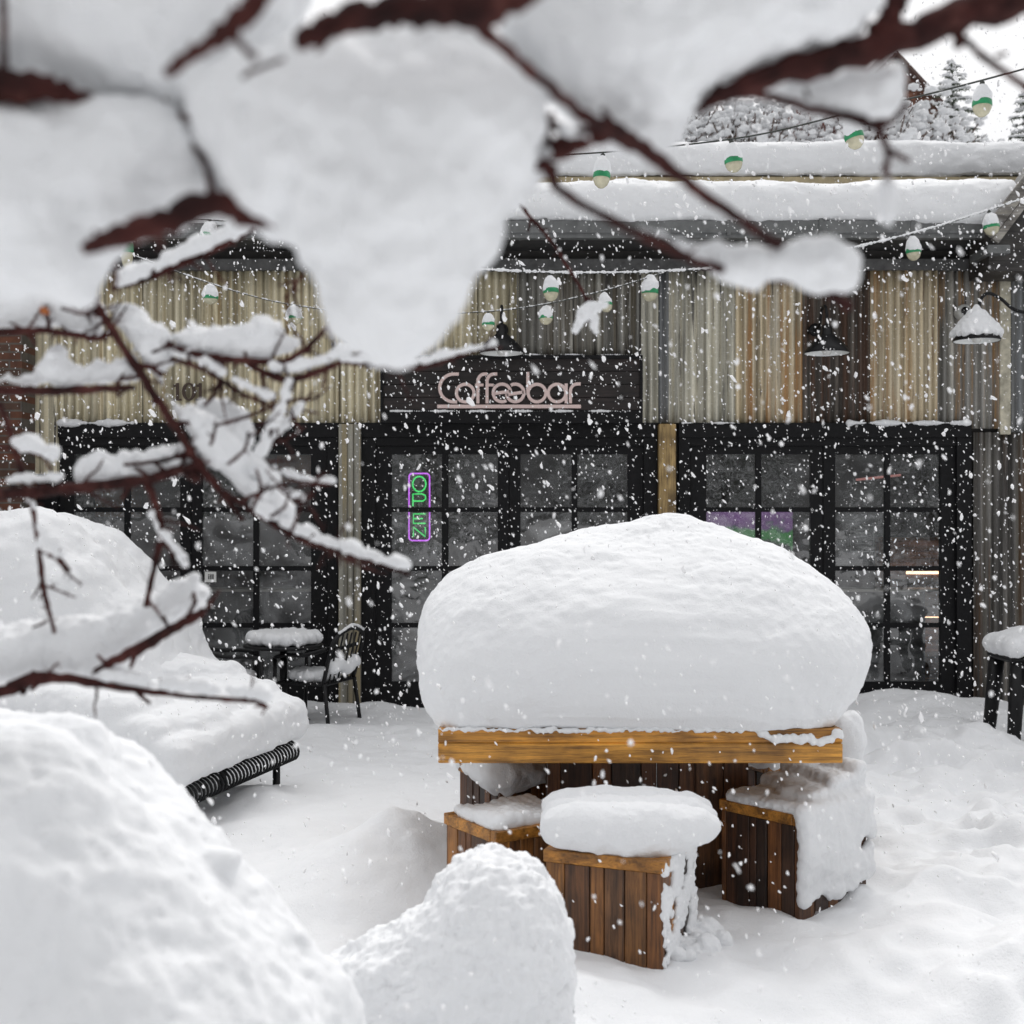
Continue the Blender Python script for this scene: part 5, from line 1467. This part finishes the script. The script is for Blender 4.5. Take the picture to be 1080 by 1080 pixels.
ridge(l1, dd_([(270, 540, 8), (310, 563, 8), (345, 577, 8), (385, 589, 6), (428, 602, 4)]), 5.5, 0.8, 62, 0.05)
l2 = limb('snowy twig rising to the eave string lights at left', dd_([(118, 304, 5), (150, 296, 7), (200, 274, 8), (240, 256, 7), (270, 240, 6), (292, 232, 4)]), [dd_([(200, 276, 4), (214, 284, 3)]), dd_([(235, 258, 4), (232, 243, 3)]), dd_([(232, 247, 3), (226, 236, 2)]), dd_([(322, 285, 3), (310, 302, 3), (300, 315, 2)])], 0.7, 7)
ridge(l2, dd_([(128, 302, 5), (150, 294, 7), (200, 272, 8), (240, 254, 7), (262, 242, 5)]), 8, 0.75, 63, 0.0, 0.3)
l3 = limb('short twig with an orange dead leaf among left snow', dd_([(-40, 356, 8), (20, 349, 9), (60, 350, 8), (100, 357, 7), (118, 352, 5)]), [dd_([(52, 346, 5), (50, 330, 4)]), dd_([(30, 352, 5), (37, 362, 3)]), dd_([(65, 325, 4), (85, 330, 5), (95, 332, 3)]), dd_([(90, 310, 3), (75, 318, 4)])], 0.7, 8)
lf = MB(); c_ = P(47, 328, D - 0.01)
lf.tube([c_ + Vector((-0.006, 0, 0.003)), c_, c_ + Vector((0.006, 0.002, -0.004))], [0.003, 0.007, 0.002], 6)
lf.build('dead_leaf', flat('dead_leaf', (0.35, 0.10, 0.02), 0.7), l3, True)
clump('snow heap on the short twig with the dead leaf', [(-60, 300), (-10, 285), (30, 290), (60, 305), (95, 315), (108, 340), (98, 352), (60, 346), (20, 345), (-10, 352), (-60, 350)], D + 0.03, 0.03, 64)
l4 = limb('straight red branch below the house number level, ending at the slanting twig', dd_([(-60, 410, 10), (0, 411, 10), (60, 412, 10), (110, 410, 9), (142, 409, 6)]), [dd_([(124, 402, 5), (124, 418, 4)]), dd_([(126, 400, 5), (145, 398, 4)])], 0.5)
clump('peaked snow ridge on the straight red branch', [(-60, 398), (0, 396), (30, 396), (48, 380), (55, 362), (66, 365), (76, 385), (90, 392), (110, 385), (122, 375), (145, 372), (152, 385), (140, 402), (110, 406), (50, 406), (-60, 406)], D + 0.02, 0.022, 65)
l5 = limb('forked branch reaching right towards the signboard', dd_([(176, 362, 8), (205, 374, 9), (240, 379, 9), (280, 382, 8), (306, 382, 8)]),
          [dd_([(300, 382, 7), (325, 366, 7), (346, 344, 5)]), dd_([(262, 384, 7), (285, 396, 8), (310, 400, 8), (345, 388, 7), (375, 375, 6), (392, 366, 5)]), dd_([(392, 366, 5), (425, 356, 4), (458, 346, 3)]),
           dd_([(362, 382, 4), (400, 387, 5), (440, 388, 5), (470, 380, 4), (500, 370, 4), (530, 366, 3)]), dd_([(310, 402, 7), (300, 425, 6), (288, 450, 6), (280, 470, 5)]),
           dd_([(180, 378, 5), (210, 388, 5), (235, 402, 5), (255, 415, 5), (285, 428, 4)]), dd_([(232, 402, 5), (226, 416, 5), (215, 428, 4)]), dd_([(226, 450, 4), (270, 436, 4), (300, 424, 4), (325, 420, 3)]),
           dd_([(345, 345, 4), (352, 362, 3), (360, 375, 3)]), dd_([(355, 350, 4), (368, 372, 3), (358, 382, 2)]), dd_([(345, 388, 4), (340, 410, 3)])], 0.9, 18)
clump('snow loaf on the forked branch reaching towards the signboard', [(180, 358), (192, 346), (220, 345), (250, 341), (275, 338), (298, 345), (315, 356), (316, 368), (300, 378), (260, 377), (220, 373), (195, 368)], D + 0.02, 0.026, 66)
ridge(l5, dd_([(290, 394, 6), (312, 394, 8), (345, 384, 7), (375, 372, 6), (392, 364, 4)]), 5, 0.9, 67, 0.05)
ridge(l5, dd_([(362, 382, 4), (400, 385, 5), (440, 386, 5), (470, 378, 4), (520, 366, 3)]), 3.6, 0.8, 68, 0.15)
ridge(l5, dd_([(305, 405, 6), (298, 430, 6), (284, 455, 6), (276, 480, 5)]), 4.5, 0.3, 69, 0.3)
ridge(l5, dd_([(185, 376, 5), (212, 384, 5), (238, 400, 5), (285, 424, 4)]), 4, 0.9, 70, 0.2)
clump('ragged snow bunched where the twigs cross the galvanised post', [(215, 428), (240, 420), (255, 432), (268, 450), (262, 478), (280, 492), (292, 505), (300, 520), (275, 516), (250, 500), (235, 470), (215, 450)], D + 0.04, 0.025, 71)
l7 = limb('long straight red branch over the wide snow hump', dd_([(-60, 526, 15), (0, 521, 14), (60, 516, 13), (140, 508, 12), (190, 497, 11), (212, 488, 10)]),
          [dd_([(155, 508, 10), (165, 535, 8), (170, 562, 8), (162, 600, 7), (154, 640, 6)]), dd_([(169, 568, 6), (185, 585, 5), (196, 600, 4)]), dd_([(200, 500, 14), (210, 506, 10)]), dd_([(60, 514, 8), (72, 522, 4)])], 0.6, 10)
clump('snow ridge along the long straight red branch', [(76, 508), (88, 492), (104, 480), (125, 482), (150, 480), (175, 470), (195, 470), (206, 482), (196, 494), (150, 502), (110, 507)], D + 0.02, 0.02, 72)
ridge(l7, dd_([(160, 545, 6), (172, 565, 6), (186, 584, 5), (197, 600, 4)]), 3.4, 0.5, 73, 0.15)
ridge(l7, dd_([(-40, 516, 14), (20, 512, 14), (80, 508, 14)]), 4, 0.5, 74, 0.2)
l9 = limb('thin drooping twig at the left edge before the snow hump', dd_([(0, 425, 6), (12, 462, 7), (25, 505, 7), (36, 545, 6), (42, 590, 6), (48, 630, 6), (58, 668, 4)]), [dd_([(41, 582, 5), (62, 590, 5), (74, 602, 3)]), dd_([(18, 472, 5), (40, 480, 4), (52, 486, 3)]), dd_([(50, 655, 4), (34, 662, 3)]), dd_([(-20, 470, 5), (12, 472, 4)])], 0.8, 4)
ridge(l9, dd_([(16, 470, 5), (32, 474, 4), (56, 482, 3)]), 6.5, 0.5, 75, 0.0)
ridge(l9, dd_([(28, 515, 6), (38, 555, 6), (43, 585, 6), (66, 588, 5)]), 2.4, 0.3, 76, 0.3)
lf2 = limb('fine twig fan with crumbs of snow in front of the galvanised post', dd_([(255, 505, 6), (285, 470, 5), (300, 452, 4), (316, 432, 4), (330, 412, 3)], 1.82),
           [dd_([(285, 470, 4), (305, 462, 3), (322, 450, 2.5)], 1.82), dd_([(270, 488, 4), (300, 500, 3.5), (325, 512, 3), (350, 511, 2.5)], 1.82), dd_([(300, 452, 3.5), (288, 432, 3), (292, 414, 2.5)], 1.82), dd_([(316, 432, 3), (336, 436, 2.5)], 1.82),
            dd_([(250, 515, 5), (290, 530, 4), (318, 528, 3), (336, 545, 2.5)], 1.80), dd_([(318, 528, 3), (332, 518, 2.5)], 1.80)], 0.9, 10)
ridge(lf2, dd_([(260, 498, 5), (285, 468, 5), (300, 450, 4), (318, 430, 4)], 1.82), 4.2, 0.4, 81, 0.25)
ridge(lf2, dd_([(290, 496, 3), (325, 510, 3), (350, 509, 2)], 1.82), 3.4, 0.8, 82, 0.1)
ridge(lf2, dd_([(262, 516, 5), (290, 527, 4), (318, 526, 3)], 1.80), 5, 0.7, 83, 0.1)
l10 = limb('thick red branch stub rising from the lower left snow', dd_([(100, 708, 6), (114, 701, 11), (160, 676, 13), (200, 654, 11), (216, 644, 8)]), [dd_([(195, 655, 5), (205, 636, 5), (204, 624, 4)]), dd_([(216, 644, 5), (232, 622, 3)]), dd_([(180, 668, 4), (172, 650, 4)])], 0.6)
l11 = limb('long low red branch ending near the bench', dd_([(-60, 735, 16), (0, 729, 15), (30, 717, 16), (55, 714, 13), (110, 722, 9), (170, 731, 7), (230, 737, 6), (270, 740, 6), (282, 747, 6)]), [dd_([(145, 730, 6), (158, 742, 4)]), dd_([(20, 720, 10), (26, 732, 8)])], 0.7, 4)
clump('long snow bank resting on the lower left branches', [(-120, 668), (-40, 664), (20, 655), (60, 655), (100, 648), (140, 640), (165, 625), (180, 612), (205, 612), (218, 626), (214, 640), (196, 652), (160, 672), (112, 698), (150, 722), (200, 730), (150, 728), (100, 718), (50, 708), (10, 716), (-40, 728), (-120, 724)], D + 0.06, 0.05, 77, (0.0, 0.03))
ridge(l11, dd_([(110, 716, 8), (170, 726, 8), (230, 732, 8), (280, 738, 7)]), 6, 0.5, 78, 0.2)

# ---------------------------------------------------------------- falling snow
def flakes():
    n = 36000
    # even spread through the air between the camera and the shop front
    u = RNG.random(n)
    Y = (1.6 ** 3 + u * (10.1 ** 3 - 1.6 ** 3)) ** (1 / 3)
    X = (RNG.random(n) - 0.5) * 2 * 0.47 * Y
    Z = CZ + (RNG.random(n) * 2 - 1) * 0.47 * Y
    ok = (Z > 0.1)
    X, Y, Z = X[ok], Y[ok], Z[ok]
    n = len(X)
    r = np.exp(RNG.normal(math.log(0.0029), 0.55, n))
    r = np.clip(r, 0.0016, 0.0105)
    big = RNG.random(n) < 0.006
    r[big] = RNG.uniform(0.008, 0.013, big.sum())
    near = Y < 4.5
    r[near] = np.minimum(r[near], 0.0042)
    ax = np.stack([RNG.normal(0.35, 0.45, n), RNG.normal(0, 0.4, n), -np.ones(n)], 1); ax /= np.linalg.norm(ax, axis=1)[:, None]
    b = np.cross(ax, RNG.normal(size=(n, 3))); b /= np.linalg.norm(b, axis=1)[:, None]
    c = np.cross(ax, b)
    el = RNG.uniform(1.1, 2.1, n)
    jit = 1 + 0.28 * RNG.normal(size=(n, len(ICO1_V), 1))
    V = (ICO1_V[None] * jit)
    W = (V[:, :, 0:1] * ax[:, None] * el[:, None, None] + V[:, :, 1:2] * b[:, None] + V[:, :, 2:3] * c[:, None] * 0.7) * r[:, None, None]
    W = W + np.stack([X, Y, Z], 1)[:, None]
    Fa = (ICO1_F[None] + (np.arange(n) * len(ICO1_V))[:, None, None]).reshape(-1, 3)
    me = mesh_np('falling_snow', W.reshape(-1, 3), Fa)
    smooth(me)
    fm = flat('flake', (0.92, 0.92, 0.93), 0.7)
    return link('falling_snow', me, fm)
tag(flakes(), 'snowflakes falling everywhere in front of the cafe', 'snowfall', None, 'stuff')
